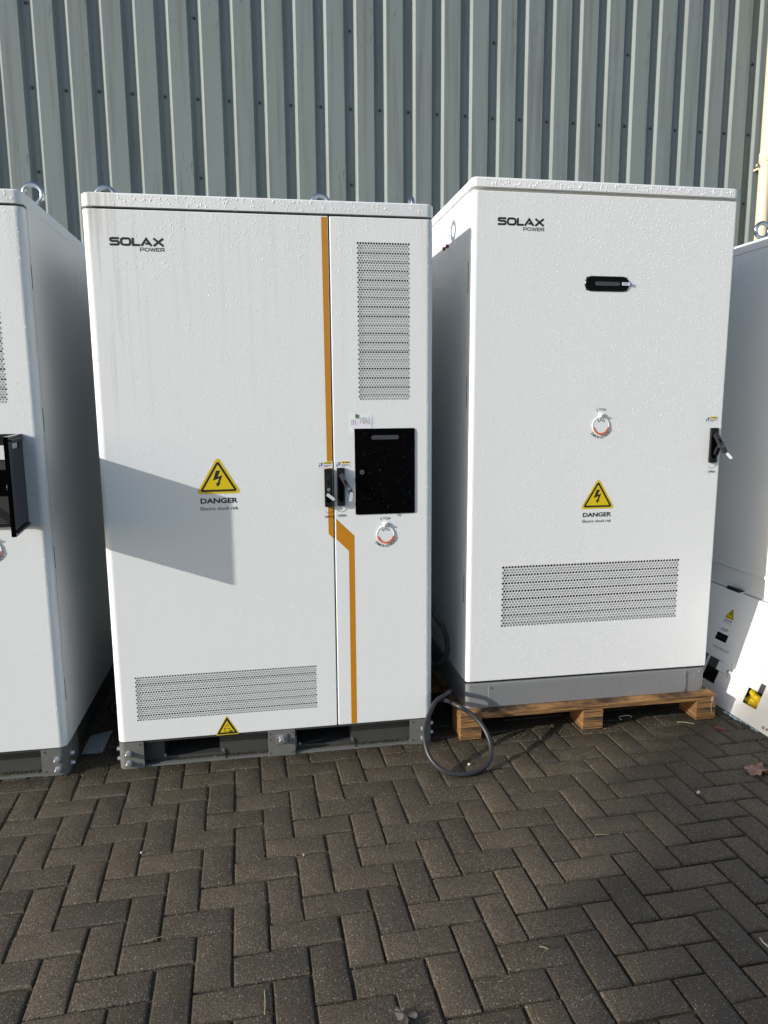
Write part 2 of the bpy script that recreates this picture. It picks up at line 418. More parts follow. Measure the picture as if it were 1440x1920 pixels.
LET = {  # stroke letters, cap height 1
 'S': (1.1, [[(1.08, .9), (.22, .9), (.1, .8), (.1, .64), (.22, .54), (.9, .54), (1.0, .44), (1.0, .2), (.9, .1), (0, .1)]]),
 'O': (1.21, [[(.3, .1), (.9, .1), (1.06, .2), (1.11, .35), (1.11, .65), (1.06, .8), (.9, .9), (.3, .9), (.15, .8), (.1, .65), (.1, .35), (.15, .2)]]),
 'L': (.9, [[(.1, 1), (.1, .1), (.9, .1)]]),
 'A': (1.26, [[(.05, 0), (.62, .9), (1.2, 0)], [(.52, .3), (1.0, .3)]]),
 'X': (1.26, [[(.08, .98), (1.2, .02)], [(1.18, .98), (.08, .02)]]),
 'P': (1.0, [[(.08, 0), (.08, .93), (.8, .93), (.92, .8), (.92, .5), (.8, .38), (.1, .38)]]),
 'W': (1.35, [[(.05, 1), (.38, .08), (.68, .9), (.98, .08), (1.3, 1)]]),
 'E': (.92, [[(.92, .93), (.08, .93), (.08, .07), (.92, .07)], [(.1, .5), (.85, .5)]]),
 'R': (1.02, [[(.08, 0), (.08, .93), (.82, .93), (.93, .8), (.93, .55), (.82, .42), (.12, .42)], [(.55, .42), (.98, 0)]]),
 '1': (.3, [[(.15, 1), (.15, 0)]]), '2': (.7, [[(.05, .8), (.2, 1), (.5, .98), (.62, .75), (.05, .03), (.7, .05)]]),
 'B': (.8, [[(.1, 0), (.1, 1), (.55, .98), (.65, .75), (.5, .55), (.15, .52)], [(.5, .52), (.75, .3), (.6, .03), (.1, 0)]]),
 'a': (.9, [[(0, 0), (.35, 1), (.85, 0)], [(.15, .35), (.65, .35)]]),
 '3': (.7, [[(.1, .95), (.5, 1), (.6, .75), (.3, .55)], [(.3, .53), (.65, .35), (.5, .02), (.05, .05)]]),
}
def strokes(mb, st, x0, x1, z0, z1, w, m, y, gap=.13, slant=0.0):
    tot = sum(LET[c][0] if c != ' ' else .5 for c in st)+gap*(len(st)-1)
    sx = (x1-x0)/tot; sz = z1-z0; x = 0; k = 0
    for c in st:
        if c == ' ': x += .5+gap; continue
        wd, pl = LET[c]
        for p in pl:
            stroke(mb, [(x0+(x+a+slant*b)*sx, z0+b*sz) for a, b in p], w*sz, m, y-.00006*(k % 3), closed=(c == 'O')); k += 1
        x += wd+gap

def grid_panel(mb, xs, zs, holes, m, y=0.0):                        # flat panel facing -Y with rectangular openings
    X = sorted(set(xs+[h[0] for h in holes]+[h[1] for h in holes])); Z = sorted(set(zs+[h[2] for h in holes]+[h[3] for h in holes]))
    for a, b in zip(X, X[1:]):
        for c, d in zip(Z, Z[1:]):
            cx, cz = (a+b)/2, (c+d)/2
            if any(h[0] < cx < h[1] and h[2] < cz < h[3] for h in holes): continue
            mb.add([(a, y, c), (b, y, c), (b, y, d), (a, y, d)], [(0, 1, 2, 3)], m)
    for (a, b, c, d) in holes:                                      # thin sheet edge of each opening
        t = y+.0025
        mb.add([(a, y, c), (b, y, c), (b, y, d), (a, y, d), (a, t, c), (b, t, c), (b, t, d), (a, t, d)],
               [(0, 4, 5, 1), (1, 5, 6, 2), (2, 6, 7, 3), (3, 7, 4, 0)], m)

def perforated(name, parent, x0, z1, nx, nz, pitch, hole, m, y=0.0):
    """punched plate, staggered hexagonal holes; returns its rectangle"""
    rh = pitch*.866; r = hole*pitch; vs = []; fs = []
    top = [(pi/2+k*pi/3) for k in range(6)]
    hx = [(r*cos(a)*1.02, r*sin(a)) for a in top]                   # 0 top, 1 ul, 2 ll, 3 bottom, 4 lr, 5 ur
    xa, xb = x0-pitch*.75, x0+(nx-1)*pitch+pitch*.75
    for j in range(nz):
        zc = z1-j*rh; off = 0 if j % 2 == 0 else pitch/2; n = nx if j % 2 == 0 else nx-1
        za, zb = zc-rh/2, zc+rh/2
        e0, e1 = x0+off-pitch/2, x0+off+(n-.5)*pitch
        for a, b in ((xa, e0), (e1, xb)):
            if b-a > 1e-6:
                o = len(vs); vs += [(a, y, za), (b, y, za), (b, y, zb), (a, y, zb)]; fs.append((o, o+1, o+2, o+3))
        for i in range(n):
            cx = x0+off+i*pitch; o = len(vs)
            vs += [(cx-pitch/2, y, za), (cx+pitch/2, y, za), (cx+pitch/2, y, zb), (cx-pitch/2, y, zb)]
            vs += [(cx+p[0], y, zc+p[1]) for p in hx]+[(cx+p[0], y+.0010, zc+p[1]) for p in hx]
            h = o+4
            fs += [(o, h+2, h+1, o+3), (o+1, o+2, h+5, h+4), (o+3, h+1, h), (h, h+5, o+2), (o+3, h, o+2), (o, h+3, h+2), (o, o+1, h+3), (o+1, h+4, h+3)]
            fs += [(h+k, h+(k+1) % 6, h+6+(k+1) % 6, h+6+k) for k in range(6)]
    mb = MB(); mb.add(vs, fs, m)
    mb.build(name, parent)
    return (xa, xb, z1-(nz-1)*rh-rh/2, z1+rh/2)

def louvers(parent, rect, pitch, m='louver'):
    x0, x1, z0, z1 = rect; n = int((z1-z0)/pitch)+1; me = None
    for k in range(n):
        if me is None:
            mb = MB(); h = pitch*.74
            mb.add([(x0-.005, .0060, 0), (x1+.005, .0060, 0), (x1+.005, .0095, h), (x0-.005, .0095, h), (x0-.005, .0072, 0), (x1+.005, .0072, 0), (x1+.005, .0108, h), (x0-.005, .0108, h)],
                   [(0, 1, 2, 3), (4, 7, 6, 5), (3, 2, 6, 7), (0, 4, 5, 1)], m)
            o = mb.build('louver_slat', parent); me = o.data
        else: o = put('louver_slat', me, parent)
        o.location = (0, 0, z1-(k+1)*pitch+rnd.uniform(-.002, .002))

_D6 = [(cos(a), sin(a)) for a in [k*pi/3 for k in range(6)]]
def drops(name, parent, x0, x1, z0, z1, n, mats, region, y=0.0, rmin=.00066, rmax=.0021, top=None):
    """water beads standing on an upright sheet: small domes, each its own geometry"""
    x = rng.uniform(x0, x1, n); z = rng.uniform(z0, z1, n)
    colf = 0.5+0.5*np.sin(x*61+2*np.sin(x*17))*np.sin(x*143+1.3)      # runs have wiped some columns
    keep = rng.random(n) < 0.35+0.65*colf
    if top is not None: keep |= rng.random(n) < np.clip((z-(top-.35))/.35, 0, 1)*.8
    x, z = x[keep], z[keep]; n = len(x)
    r = rmin*np.exp(rng.normal(0.10, .55, n)); r = np.clip(r, rmin*.6, rmax)
    if top is not None: r *= 1+.15*np.clip((z-(top-.30))/.30, 0, 1)
    mi = region(x, z); ok = mi >= 0; x, z, r, mi = x[ok], z[ok], r[ok], mi[ok]; n = len(x)
    V = np.zeros((n, 13, 3)); el = rng.uniform(1.0, 1.35, n)
    for k, (a, b) in enumerate(_D6):
        V[:, k] = np.stack([x+r*a, np.full(n, y), z+r*b*el], 1)
        V[:, 6+k] = np.stack([x+r*.72*a, y-r*.30, z+(r*.72*b-r*.06)*el], 1)
    V[:, 12] = np.stack([x, y-r*.44, z-r*.08], 1)
    base = (np.arange(n)*13)[:, None, None]
    q = np.array([(k, (k+1) % 6, 6+(k+1) % 6, 6+k) for k in range(6)]); t = np.array([(6+k, 6+(k+1) % 6, 12) for k in range(6)])
    Q = (q[None]+base).reshape(-1, 4); T = (t[None]+base).reshape(-1, 3)
    me = bpy.data.meshes.new(name); me.vertices.add(n*13); me.vertices.foreach_set('co', V.reshape(-1))
    nl = Q.size+T.size; me.loops.add(nl); me.loops.foreach_set('vertex_index', np.concatenate([Q.reshape(-1), T.reshape(-1)]).astype(np.int32))
    npoly = len(Q)+len(T); me.polygons.add(npoly)
    me.polygons.foreach_set('loop_start', np.concatenate([np.arange(len(Q))*4, Q.size+np.arange(len(T))*3]).astype(np.int32))
    for m in mats: me.materials.append(M[m])
    me.polygons.foreach_set('material_index', np.concatenate([np.repeat(mi, 6), np.repeat(mi, 6)]).astype(np.int32))
    me.polygons.foreach_set('use_smooth', np.ones(npoly, bool))
    me.update(calc_edges=True); me.validate()
    return put(name, me, parent, None, 'stuff')

def wet(name, c, rough=.12): return simple(name, c, rough, spec=0.6, var=0.0)
M['wet_white'] = wet('water_bead_on_white', (0.90, 0.91, 0.91)); M['wet_orange'] = wet('water_bead_on_orange', (0.50, 0.21, 0.01))  # white beads paler than the paint: their glint is put into the colour
M['wet_black'] = wet('water_bead_on_black', (0.01, 0.01, 0.011), .05); M['wet_yellow'] = wet('water_bead_on_yellow', (0.66, 0.48, 0.01))
M['wet_grey'] = wet('water_bead_on_grey', (0.2, 0.2, 0.2))

# ------------------------------------------------------------------ small fittings
def danger_sign(parent, cx, zb, w, txt=True, y=-.0006):
    """yellow shock triangle with the two lines of print under it; cx centre, zb bottom of the triangle, w width"""
    h = w*.882; A, B, C_ = (cx, zb+h*1.06), (cx-w*.56, zb-h*.005), (cx+w*.56, zb-h*.005)
    mb = MB(); mb.poly(rtri(A, B, C_, w*.065), 'yellow', y)
    a, b, c = inset_tri(A, B, C_, w*.050); mb.poly(rtri(a, b, c, w*.045), 'print', y-.00025)
    a, b, c = inset_tri(A, B, C_, w*.105); mb.poly(rtri(a, b, c, w*.006, 2), 'yellow', y-.0005)
    bolt = [(650, 455), (765, 455), (690, 630), (820, 580), (745, 800), (775, 800), (690, 910), (640, 795), (690, 795), (730, 670), (560, 730)]
    k = w/1100.; P = [((px-690-(py-145)*.037)*k+cx, zb+(1090-py)*k) for px, py in bolt]
    for tri in ((0, 1, 2, 9, 10), (2, 3, 4, 8, 9), (7, 5, 6)):
        pass
    q = [(p[0], y-.00075, p[1]) for p in P]
    flat_face(mb, q, [(0, 1, 2, 10), (10, 2, 9), (2, 3, 9), (9, 3, 4, 8), (7, 6, 5)], 'print')
    mb.build('warning_sign', parent)
    if txt:
        mb = MB(); text(mb, 'DANGER', cx-w*.46, cx+w*.46, zb-w*.25, zb-w*.115, 'print', y, .032); mb.build('danger_text', parent)
        mb = MB(); text(mb, 'Electric shock risk', cx-w*.465, cx+w*.465, zb-w*.42, zb-w*.335, 'print', y, .006); mb.build('shock_risk_text', parent)

def battery_sign(parent, cx, zb, w, y=-.0006):
    h = w*.86; A, B, C_ = (cx, zb+h), (cx-w/2, zb), (cx+w/2, zb)
    mb = MB(); mb.poly(rtri(A, B, C_, w*.04), 'yellow', y)
    a, b, c = inset_tri(A, B, C_, w*.035); mb.poly(rtri(a, b, c, w*.02), 'print', y-.00025)
    a, b, c = inset_tri(A, B, C_, w*.115); mb.poly(rtri(a, b, c, w*.004, 2), 'yellow', y-.0005)
    u = w/100.
    def q(x, z): return (cx+x*u, zb+z*u)
    stroke(mb, [q(-13, 15), q(11, 15), q(11, 28), q(-13, 28)], 1.8*u, 'print', y-.00075, True)
    stroke(mb, [q(-10, 28), q(-8, 36), q(-2, 42), q(5, 44), q(6, 38), q(-2, 37)], 1.3*u, 'print', y-.00080)
    stroke(mb, [q(0, 42), q(1, 50)], 1.3*u, 'print', y-.00085)
    stroke(mb, [q(-11, 24), q(-6, 24)], 1.3*u, 'print', y-.0009); stroke(mb, [q(5, 26), q(9, 26)], 1.3*u, 'print', y-.0009)
    mb.poly([q(6, 12.5), q(23, 12), q(20, 18), q(16, 20), q(12, 17)], 'print', y-.00095)
    mb.build('battery_hazard_sign', parent)

def logo(parent, x0, x1, z1, y=-.0006):
    h = (x1-x0)*.146; mb = MB()
    strokes(mb, 'SOLAX', x0, x1, z1-h, z1, .275, 'print', y, .10); 
    xr = x1+(x1-x0)*.004; h2 = h*.46
    strokes(mb, 'POWER', x0+(x1-x0)*.55, xr, z1-h*1.22-h2, z1-h*1.22, .19, 'print', y, .16)
    mb.build('brand_lettering', parent)

def notice_sticker(parent, x0, x1, z0, z1, y=-.0006):
    w, h = x1-x0, z1-z0; mb = MB(); X = lambda a: x0+a*w; Z = lambda b: z0+b*h
    mb.poly([(x0, z0), (x1, z0), (x1, z1), (x0, z1)], 'label', y)
    mb.poly([(X(.37), Z(.62)), (X(.97), Z(.60)), (X(.97), Z(.95)), (X(.37), Z(.95))], 'yellow', y-.0003)
    mb.poly([(X(.48), Z(.66)), (X(.58), Z(.66)), (X(.53), Z(.90))], 'print', y-.0005)
    for i in range(7): mb.poly([(X(.62+i*.042), Z(.70)), (X(.647+i*.042), Z(.70)), (X(.647+i*.042), Z(.86)), (X(.62+i*.042), Z(.86))], 'print', y-.0005)
    for b in (.42, .30, .18): mb.poly([(X(.40), Z(b)), (X(.92 if b > .2 else .7), Z(b)), (X(.92 if b > .2 else .7), Z(b+.06)), (X(.40), Z(b+.06))], 'print_grey', y-.0004)
    mb.poly([(X(.20), Z(.30)), (X(.29), Z(.34)), (X(.31), Z(.88)), (X(.22), Z(.84))], 'print_blue', y-.0004)
    stroke(mb, [(X(.06), Z(.2)), (X(.1), Z(.5)), (X(.16), Z(.35)), (X(.12), Z(.15))], w*.03, 'print', y-.0004)
    stroke(mb, [(X(.08), Z(.62)), (X(.14), Z(.78)), (X(.19), Z(.7))], w*.02, 'print_grey', y-.0004)
    stroke(mb, [(X(.345), Z(.04)), (X(.345), Z(.96))], w*.008, 'print_grey', y-.0004)
    mb.build('notice_sticker', parent)

def bar(mb, a, b, w, t, m):                                         # flat bar from a to b, width w sideways, thickness t
    a, b = Vector(a), Vector(b); d = (b-a).normalized(); side = d.cross(Vector((0, -1, 0))).normalized(); nn = side.cross(d).normalized()
    L = (b-a).length; c = .18*w; vs = []
    out = [(-w/2+c, 0), (-w/2, c), (-w/2, L-c*1.5), (-w/2+c*1.5, L), (w/2-c*1.5, L), (w/2, L-c*1.5), (w/2, c), (w/2-c, 0)]
    for tt in (-t/2, t/2):
        for u, v in out: vs.append(a+side*u+d*v+nn*tt)
    n = len(out); fs = [tuple(range(n)), tuple(range(2*n-1, n-1, -1))]+[(i, i+n, (i+1) % n+n, (i+1) % n) for i in range(n)]
    mb.add(vs, fs, m)

def swing_handle(parent, x0, z1, w, h, a, b, tag_ab, closed=False):
    """recessed swing handle: escutcheon, lever from a to b, key flap, OPEN print under it"""
    xc = x0+w/2; z0 = z1-h
    mb = MB(); mb.prism(rbox(x0, x0+w, z0, z1, .003, 3), -.014, -.0004, 'black')
    n = 16
    dish = capsule(x0+w*.16, x0+w*.84, z0+h*.09, z1-h*.14)
    mb.poly(dish, 'black_gloss', -.0145)
    for (s, t) in zip(dish, dish[1:]+dish[:1]):
        if (s[1]+t[1])/2 < z0+h*.22: bar(mb, (s[0], -.0150, s[1]), (t[0], -.0150, t[1]), .0022, .0022, 'black_soft')
    mb.build('handle_plate', parent)
    mb = MB(); bar(mb, a, b, w*.60, .013, 'black_soft' if not closed else 'black')
    A, B = Vector(a), Vector(b); d = (B-A).normalized(); nn = Vector((0, -1, 0)); nn = (nn-d*nn.dot(d)).normalized()
    p0 = A+(B-A)*.30+nn*.0068; p1 = A+(B-A)*.52+nn*.0068; bar(mb, p0, p1, w*.18, .002, 'black_gloss')
    mb.build('handle_lever', parent, 'angle')
    c = A+(B-A)*.72+nn*.0068
    mb = MB(); mb.cyl(c, c+nn*.004, w*.20, 'chrome', 14); mb.cyl(c+nn*.004, c+nn*.0046, w*.09, 'print', 8); mb.build('lock_cylinder', parent, 'angle')
    mb = MB(); bar(mb, tag_ab[0], tag_ab[1], .013, .0025, 'alu'); mb.build('key_flap', parent)
    mb = MB(); cx, cz = xc+.003, z0-.012
    stroke(mb, [(cx+.0185*cos(radians(t)), cz+.0185*sin(radians(t))*.85) for t in range(205, 337, 12)], .0016, 'print', -.0006)
    mb.poly([(cx+.0165, cz-.009), (cx+.0205, cz-.0075), (cx+.0175, cz-.0015)], 'print', -.0008)
    text(mb, 'OPEN', cx-.0185, cx+.0185, cz-.037, cz-.0262, 'print', -.0006, .01); mb.build('open_text', parent)

def epo(parent, cx, cz, r=.0385):
    mb = MB(); mb.cyl((cx, -.0004, cz), (cx, -.0035, cz), r, 'white', 36)
    mb.torus((cx, -.0035, cz), r-.0015, .0016, 'white', 'Y', 36, 6)
    mb.box((cx-.010, -.009, cz+r-.006), (cx+.010, -.0004, cz+r+.016), 'white_clean', .003)
    mb.cyl((cx+.002, -.009, cz+r+.006), (cx+.002, -.014, cz+r+.004), .0065, 'alu', 10)
    mb.build('emergency_stop_cover', parent, 'angle')
    mb = MB(); a = circ(cx, cz, r*1.0, 18, 190, 350); b = circ(cx, cz, r*.82, 18, 190, 350)
    for i in range(18): flat_face(mb, [(p[0], -.0064, p[1]) for p in (a[i], a[i+1], b[i+1], b[i])], [(0, 1, 2, 3)], 'epo_orange')
    mb.build('emergency_ring', parent)
    mb = MB(); arctext(mb, 'STOP', cx, cz, r+.032, 105, 75, .0115, 'print', -.0006); mb.build('stop_text', parent)
    mb = MB(); arctext(mb, 'EPO', cx, cz, r*.62, 118, 62, .0115, 'print', -.0042); mb.build('cover_text', parent)
    mb = MB(); arctext(mb, 'EMERGENCY', cx, cz, r+.012, 222, 322, .0115, 'print', -.0006, True); mb.build('emergency_text', parent)

def hexbolt(parent, x, z, y0, out=.020, r=.0105, axis='Y', sgn=-1):
    def P(d, u=0, v=0): return (x+u, y0+sgn*d, z+v) if axis == 'Y' else (x+sgn*d, y0+u, z+v)
    mb = MB(); mb.cyl(P(0), P(.003), r*1.42, 'zinc', 16); mb.cyl(P(.003), P(.006), r*1.15, 'zinc', 12)
    mb.tube([P(.006), P(out-.001), P(out)], [r, r, r*.85], 'zinc', 6); mb.build('hex_bolt', parent)

def eye_bolt(parent, x, y, z, ax='Y'):
    mb = MB(); R, r = .0365, .0105
    mb.torus((x, y, z+.012+R+r*.6), R, r, 'chrome', ax, 32, 10)
    mb.tube([(x, y, z), (x, y, z+.004), (x, y, z+.012), (x, y, z+.016)], [.022, .022, .016, .011], 'chrome', 14)
    mb.build('eye_bolt', parent, True)

def door_sheet(parent, name, x0, x1, z0, z1, holes, R_left=0.0, R_right=0.0, lip=.045, m='white', solid=None):
    """folded door: flat front with openings, rounded fold to the side lip, small chamfers, returns"""
    mb = MB(); c = .003
    fx0 = x0+(R_left if R_left else c); fx1 = x1-(R_right if R_right else c)
    grid_panel(mb, [fx0, fx1], [z0+c, z1-c], holes, m)
    prof = []
    if R_left: prof.append(('L', [(x0, lip)]+[(x0+R_left-R_left*cos(radians(t)), R_left-R_left*sin(radians(t))) for t in range(0, 91, 10)]))
    else: prof.append(('L', [(x0, .024), (x0, c), (x0+c, 0)]))
    if R_right: prof.append(('R', [(x1-R_right+R_right*sin(radians(t)), R_right-R_right*cos(radians(t))) for t in range(0, 91, 10)]+[(x1, lip)]))
    else: prof.append(('R', [(x1-c, 0), (x1, c), (x1, .024)]))
    for _, p in prof:
        n = len(p); vs = [(a, b, z0+c) for a, b in p]+[(a, b, z1-c) for a, b in p]
        mb.add(vs, [(i, i+1, n+i+1, n+i) for i in range(n-1)], m)
    outline = prof[0][1]+prof[1][1]; n = len(outline)
    def inn(a, b): return (min(max(a, x0+c), x1-c), b+c)
    for zz, s in ((z0, 1), (z1, -1)):                               # chamfer and return at bottom and top
        vs = [(a, b, zz+s*c) for a, b in outline]+[inn(a, b)+(zz,) for a, b in outline]
        f = [(i, i+1, n+i+1, n+i) for i in range(n-1)]
        mb.add(vs, [g[::-1] for g in f] if s > 0 else f, m)
        vs = [inn(a, b)+(zz,) for a, b in outline]+[(min(max(a, x0+.01), x1-.01), .03, zz) for a, b in outline]
        mb.add(vs, [g[::-1] for g in f] if s > 0 else f, m)
    return mb.build(name, parent, 'angle')

# ------------------------------------------------------------------ ground: bedding and block paving
OX, OY, TH, PW = 1.0423, -1.1291, 0.0266, 0.106
ct, stn = cos(TH), sin(TH)
def ground_z(x, y): return 0.004*sin(x*1.7+.6)*sin(y*1.3+1.1)*0.5
g = MB(); g.add([(x, y, z) for y, z in ((-160, -.0115), (-1.3, -.0115), (-.45, -.0060), (160, -.0060)) for x in (-160, 160)], [(0, 1, 3, 2), (2, 3, 5, 4), (4, 5, 7, 6)], 'joint')
ground = g.build('block_paving', kind='structure')

def paver_mesh(seed):
    r = random.Random(seed); a, b = .1033-r.uniform(0, .0014), .0502-r.uniform(0, .0012); c = .0056; mb = MB()
    def ring(ax, bx, z, jit):
        pts = []
        for k in range(4): pts.append((-ax+2*ax*k/4, -bx))
        for k in range(2): pts.append((ax, -bx+2*bx*k/2))
        for k in range(4): pts.append((ax-2*ax*k/4, bx))
        for k in range(2): pts.append((-ax, bx-2*bx*k/2))
        return [(x+r.uniform(-jit, jit), y+r.uniform(-jit, jit), z+r.uniform(-jit, jit)*.5) for x, y in pts]
    n = 12; vs = ring(a, b, -.06, 0)+ring(a, b, -c, .0007)+ring(a-c*.55, b-c*.55, -c*.25, .0009)+ring(a-c*1.3, b-c*1.3, 0, .0008)
    fs = []
    for k in range(3): fs += [(k*n+i, k*n+(i+1) % n, (k+1)*n+(i+1) % n, (k+1)*n+i) for i in range(n)]
    fs.append(tuple(range(3*n, 4*n)))
    mb.add(vs, fs, 'paver')
    me = bpy.data.meshes.new('paver'); me.from_pydata(mb.v, [], mb.f); me.materials.append(M['paver'])
    me.polygons.foreach_set('use_smooth', [True]*len(mb.f)); me.update(); me.set_sharp_from_angle(angle=radians(30)); return me
PV = [paver_mesh(s) for s in range(8)]
def to_px(p):
    q = Vector(p)-CAM; zc = q.dot(fw)
    if zc < .1: return None
    return (720+FPX*q.dot(rt)/zc, 960+FPX*q.dot(dn)/zc, zc)
places = []
for i in range(-60, 61):
    for j in range(-60, 61):
        bx, by = i+2*j, i-2*j
        for kind, cx, cy in (('H', bx+1, by+.5), ('V', bx+2.5, by)):
            x = OX+PW*(cx*ct-cy*stn); y = OY+PW*(cx*stn+cy*ct)
            if -5.5 < x < 8.5 and -5.0 < y < 2.0: places.append((kind, x, y))
def score(p):
    _, x, y = p; q = to_px((x, y, 0))
    if q is None or not (-90 < q[0] < 1530 and 1250 < q[1] < 2010): return 0
    if y > .06 and (x < -.22 or -.02 < x < 1.40 or 1.60 < x < 2.68): return 0
    if y > .18 or x > 2.95 and y > -.15: return 0.0
    return 1.0/q[2]**2
ranked = sorted(places, key=score, reverse=True); near = [p for p in ranked[:300] if score(p) > 0]; nset = set(near)
def paver_pose(kind, x, y):
    r = random.Random(int(x*1e4)*7919+int(y*1e4))
    return (x+r.uniform(-.0012, .0012), y+r.uniform(-.0012, .0012), ground_z(x, y)+r.uniform(-.0026, .0022)), \
           (r.uniform(-.008, .008), r.uniform(-.008, .008), TH+(pi/2 if kind == 'V' else 0)+r.uniform(-.012, .012)+(pi if r.random() < .5 else 0)), r.randrange(8), r.random()
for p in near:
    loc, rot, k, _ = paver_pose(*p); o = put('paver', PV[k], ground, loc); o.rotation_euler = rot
tv, tf, tone = [], [], []
PVd = [([v.co.copy() for v in me.vertices], [tuple(f.vertices) for f in me.polygons]) for me in PV]
for p in places:
    if p in nset: continue
    loc, rot, k, tn = paver_pose(*p); Mx = Matrix.Translation(loc) @ Matrix.Rotation(rot[2], 4, 'Z')
    o = len(tv); vs, fs = PVd[k]; tv += [tuple(Mx @ v) for v in vs[12:]]; tf += [tuple(i-12+o for i in f) for f in fs[12:]]
    tone += [tn]*(len(vs)-12)
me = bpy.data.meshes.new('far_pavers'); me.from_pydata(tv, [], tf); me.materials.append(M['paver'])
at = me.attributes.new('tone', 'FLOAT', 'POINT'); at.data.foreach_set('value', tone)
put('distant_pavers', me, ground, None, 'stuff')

# grit and crumbs lying in the joints
gv = MB()
for k in range(2600):
    p = near[rnd.randrange(len(near))]; kind, x, y = p; a = TH+(pi/2 if kind == 'V' else 0); sd_ = rnd.choice((-1, 1))
    u, v = (rnd.uniform(-.105, .105), sd_*.053+rnd.gauss(0, .0018)) if rnd.random() < .7 else (sd_*.106+rnd.gauss(0, .0018), rnd.uniform(-.05, .05))
    X, Y = x+u*cos(a)-v*sin(a), y+u*sin(a)+v*cos(a); r = rnd.uniform(.0008, .0024)
    z = (-.0095 if Y < -.9 else -.0055)+rnd.uniform(0, .004); b = [(X+r*cos(t)*rnd.uniform(.6, 1.2), Y+r*sin(t)*rnd.uniform(.6, 1.2), z) for t in (0, 1.57, 3.14, 4.71)]
    gv.add(b+[(X, Y, z+r*rnd.uniform(.7, 1.3))], [(0, 1, 4), (1, 2, 4), (2, 3, 4), (3, 0, 4)], rnd.choice(('straw', 'joint', 'joint', 'joint')))
gv.build('joint_grit', ground, kind='stuff')
dv = MB()                                                            # wet dirt and moss washed up along the feet of the cabinets
for k in range(3200):
    x = rnd.choice((rnd.uniform(-.45, 1.42), rnd.uniform(-.22, .02), rnd.uniform(1.5, 2.85))); yy = -abs(rnd.gauss(0, .035))+.012
    if x > 1.42: yy += .02
    if -.21 < x < .0: yy = rnd.uniform(-.05, .4)
    r = rnd.uniform(.0010, .0038); z = ground_z(x, yy)-.0004
    b = [(x+r*cos(t)*rnd.uniform(.6, 1.4), yy+r*sin(t)*rnd.uniform(.6, 1.4), z) for t in (0, 1.26, 2.5, 3.8, 5.0)]
    dv.add(b+[(x, yy, z+r*rnd.uniform(.4, 1.0))], [(i, (i+1) % 5, 5) for i in range(5)], rnd.choice(('joint', 'joint', 'moss', 'straw' if rnd.random() < .12 else 'joint')))
dv.build('base_dirt', ground, kind='stuff')

# ------------------------------------------------------------------ corrugated wall
WX, WY, WB, RP, DEP = -0.6934, 2.1507, 0.0199, 0.2, 0.027
wall = empty('cladding_wall', (WX, WY, 0), 'tall grey-green corrugated metal wall rising behind the white cabinets', 'wall')
wall.rotation_euler = (0, 0, WB)
prof = []
for i in range(5):
    t = i*RP
    prof += [(t-.025, 0), (t-.010, 0), (t-.008, -.0012), (t+.012, -.0012), (t+.014, 0), (t+.023, 0), (t+.025, -.002), (t+.041, -DEP+.002), (t+.044, -DEP), (t+RP-.044, -DEP), (t+RP-.041, -DEP+.002), (t+RP-.027, -.002)]
prof += [(5*RP-.025, 0), (5*RP+.012, -.0020)]; n = len(prof)
mb = MB(); vs = [(a, b, z) for z in (0, 6.0) for a, b in prof]+[(a, b+.0012, z) for z in (0, 6.0) for a, b in prof]
mb.add(vs, [(i, i+1, n+i+1, n+i) for i in range(n-1)]+[(2*n+i, 3*n+i, 3*n+i+1, 2*n+i+1) for i in range(n-1)], 'cladding')
sheet = None
for k in range(-5, 10):
    if sheet is None: sheet = mb.build('cladding_sheet', wall, 'angle'); o = sheet
    else: o = put('cladding_sheet', sheet.data, wall)
    o.location = (k*1.0, 0.0004*(k % 2), 0)
scr = None
for i in range(-3, 30):
    rows = [3.4737] if i % 5 else [3.9536, 3.4737, 2.9857, 4.44, 2.50]
    for z in rows:
        if scr is None:
            mb = MB(); mb.tube([(0, 0, 0), (0, -.0025, 0), (0, -.003, 0)], [.010, .010, .007], 'grey_dark', 12); mb.tube([(0, -.003, 0), (0, -.009, 0), (0, -.0105, 0)], [.0062, .0062, .004], 'grey_dark', 6)
            scr = mb.build('cladding_screw', wall); o = scr
        else: o = put('cladding_screw', scr.data, wall)
        o.location = (i*RP+rnd.uniform(-.002, .002), -.0030, z+rnd.uniform(-.004, .004))

# cream downpipe at the right
pipe = empty('downpipe', (4.364, 2.10, 0), 'cream plastic downpipe on the corrugated wall at the right edge', 'pipe')
mb = MB(); mb.tube([(0, 0, z) for z in (0, 1.6, 3.28)], .045, 'cream', 20); mb.tube([(0, 0, 3.28), (0, 0, 5.9)], .0445, 'cream', 20); mb.build('pipe_length', pipe, 'angle')
mb = MB(); mb.tube([(0, 0, z) for z in (3.235, 3.24, 3.30, 3.305)], [.047, .0495, .0495, .047], 'cream', 20); mb.build('pipe_socket', pipe, 'angle')
mb = MB(); mb.tube([(0, 0, 3.205), (0, 0, 3.225)], .0475, 'cream', 20); mb.box((-.075, -.006, 3.207), (-.045, .01, 3.223), 'cream', .002)
mb.cyl((-.066, -.006, 3.215), (-.066, -.012, 3.215), .006, 'gasket_dark_fill', 8); mb.box((-.01, .045, 3.207), (.01, .14, 3.223), 'cream', .002); mb.build('pipe_clip', pipe)

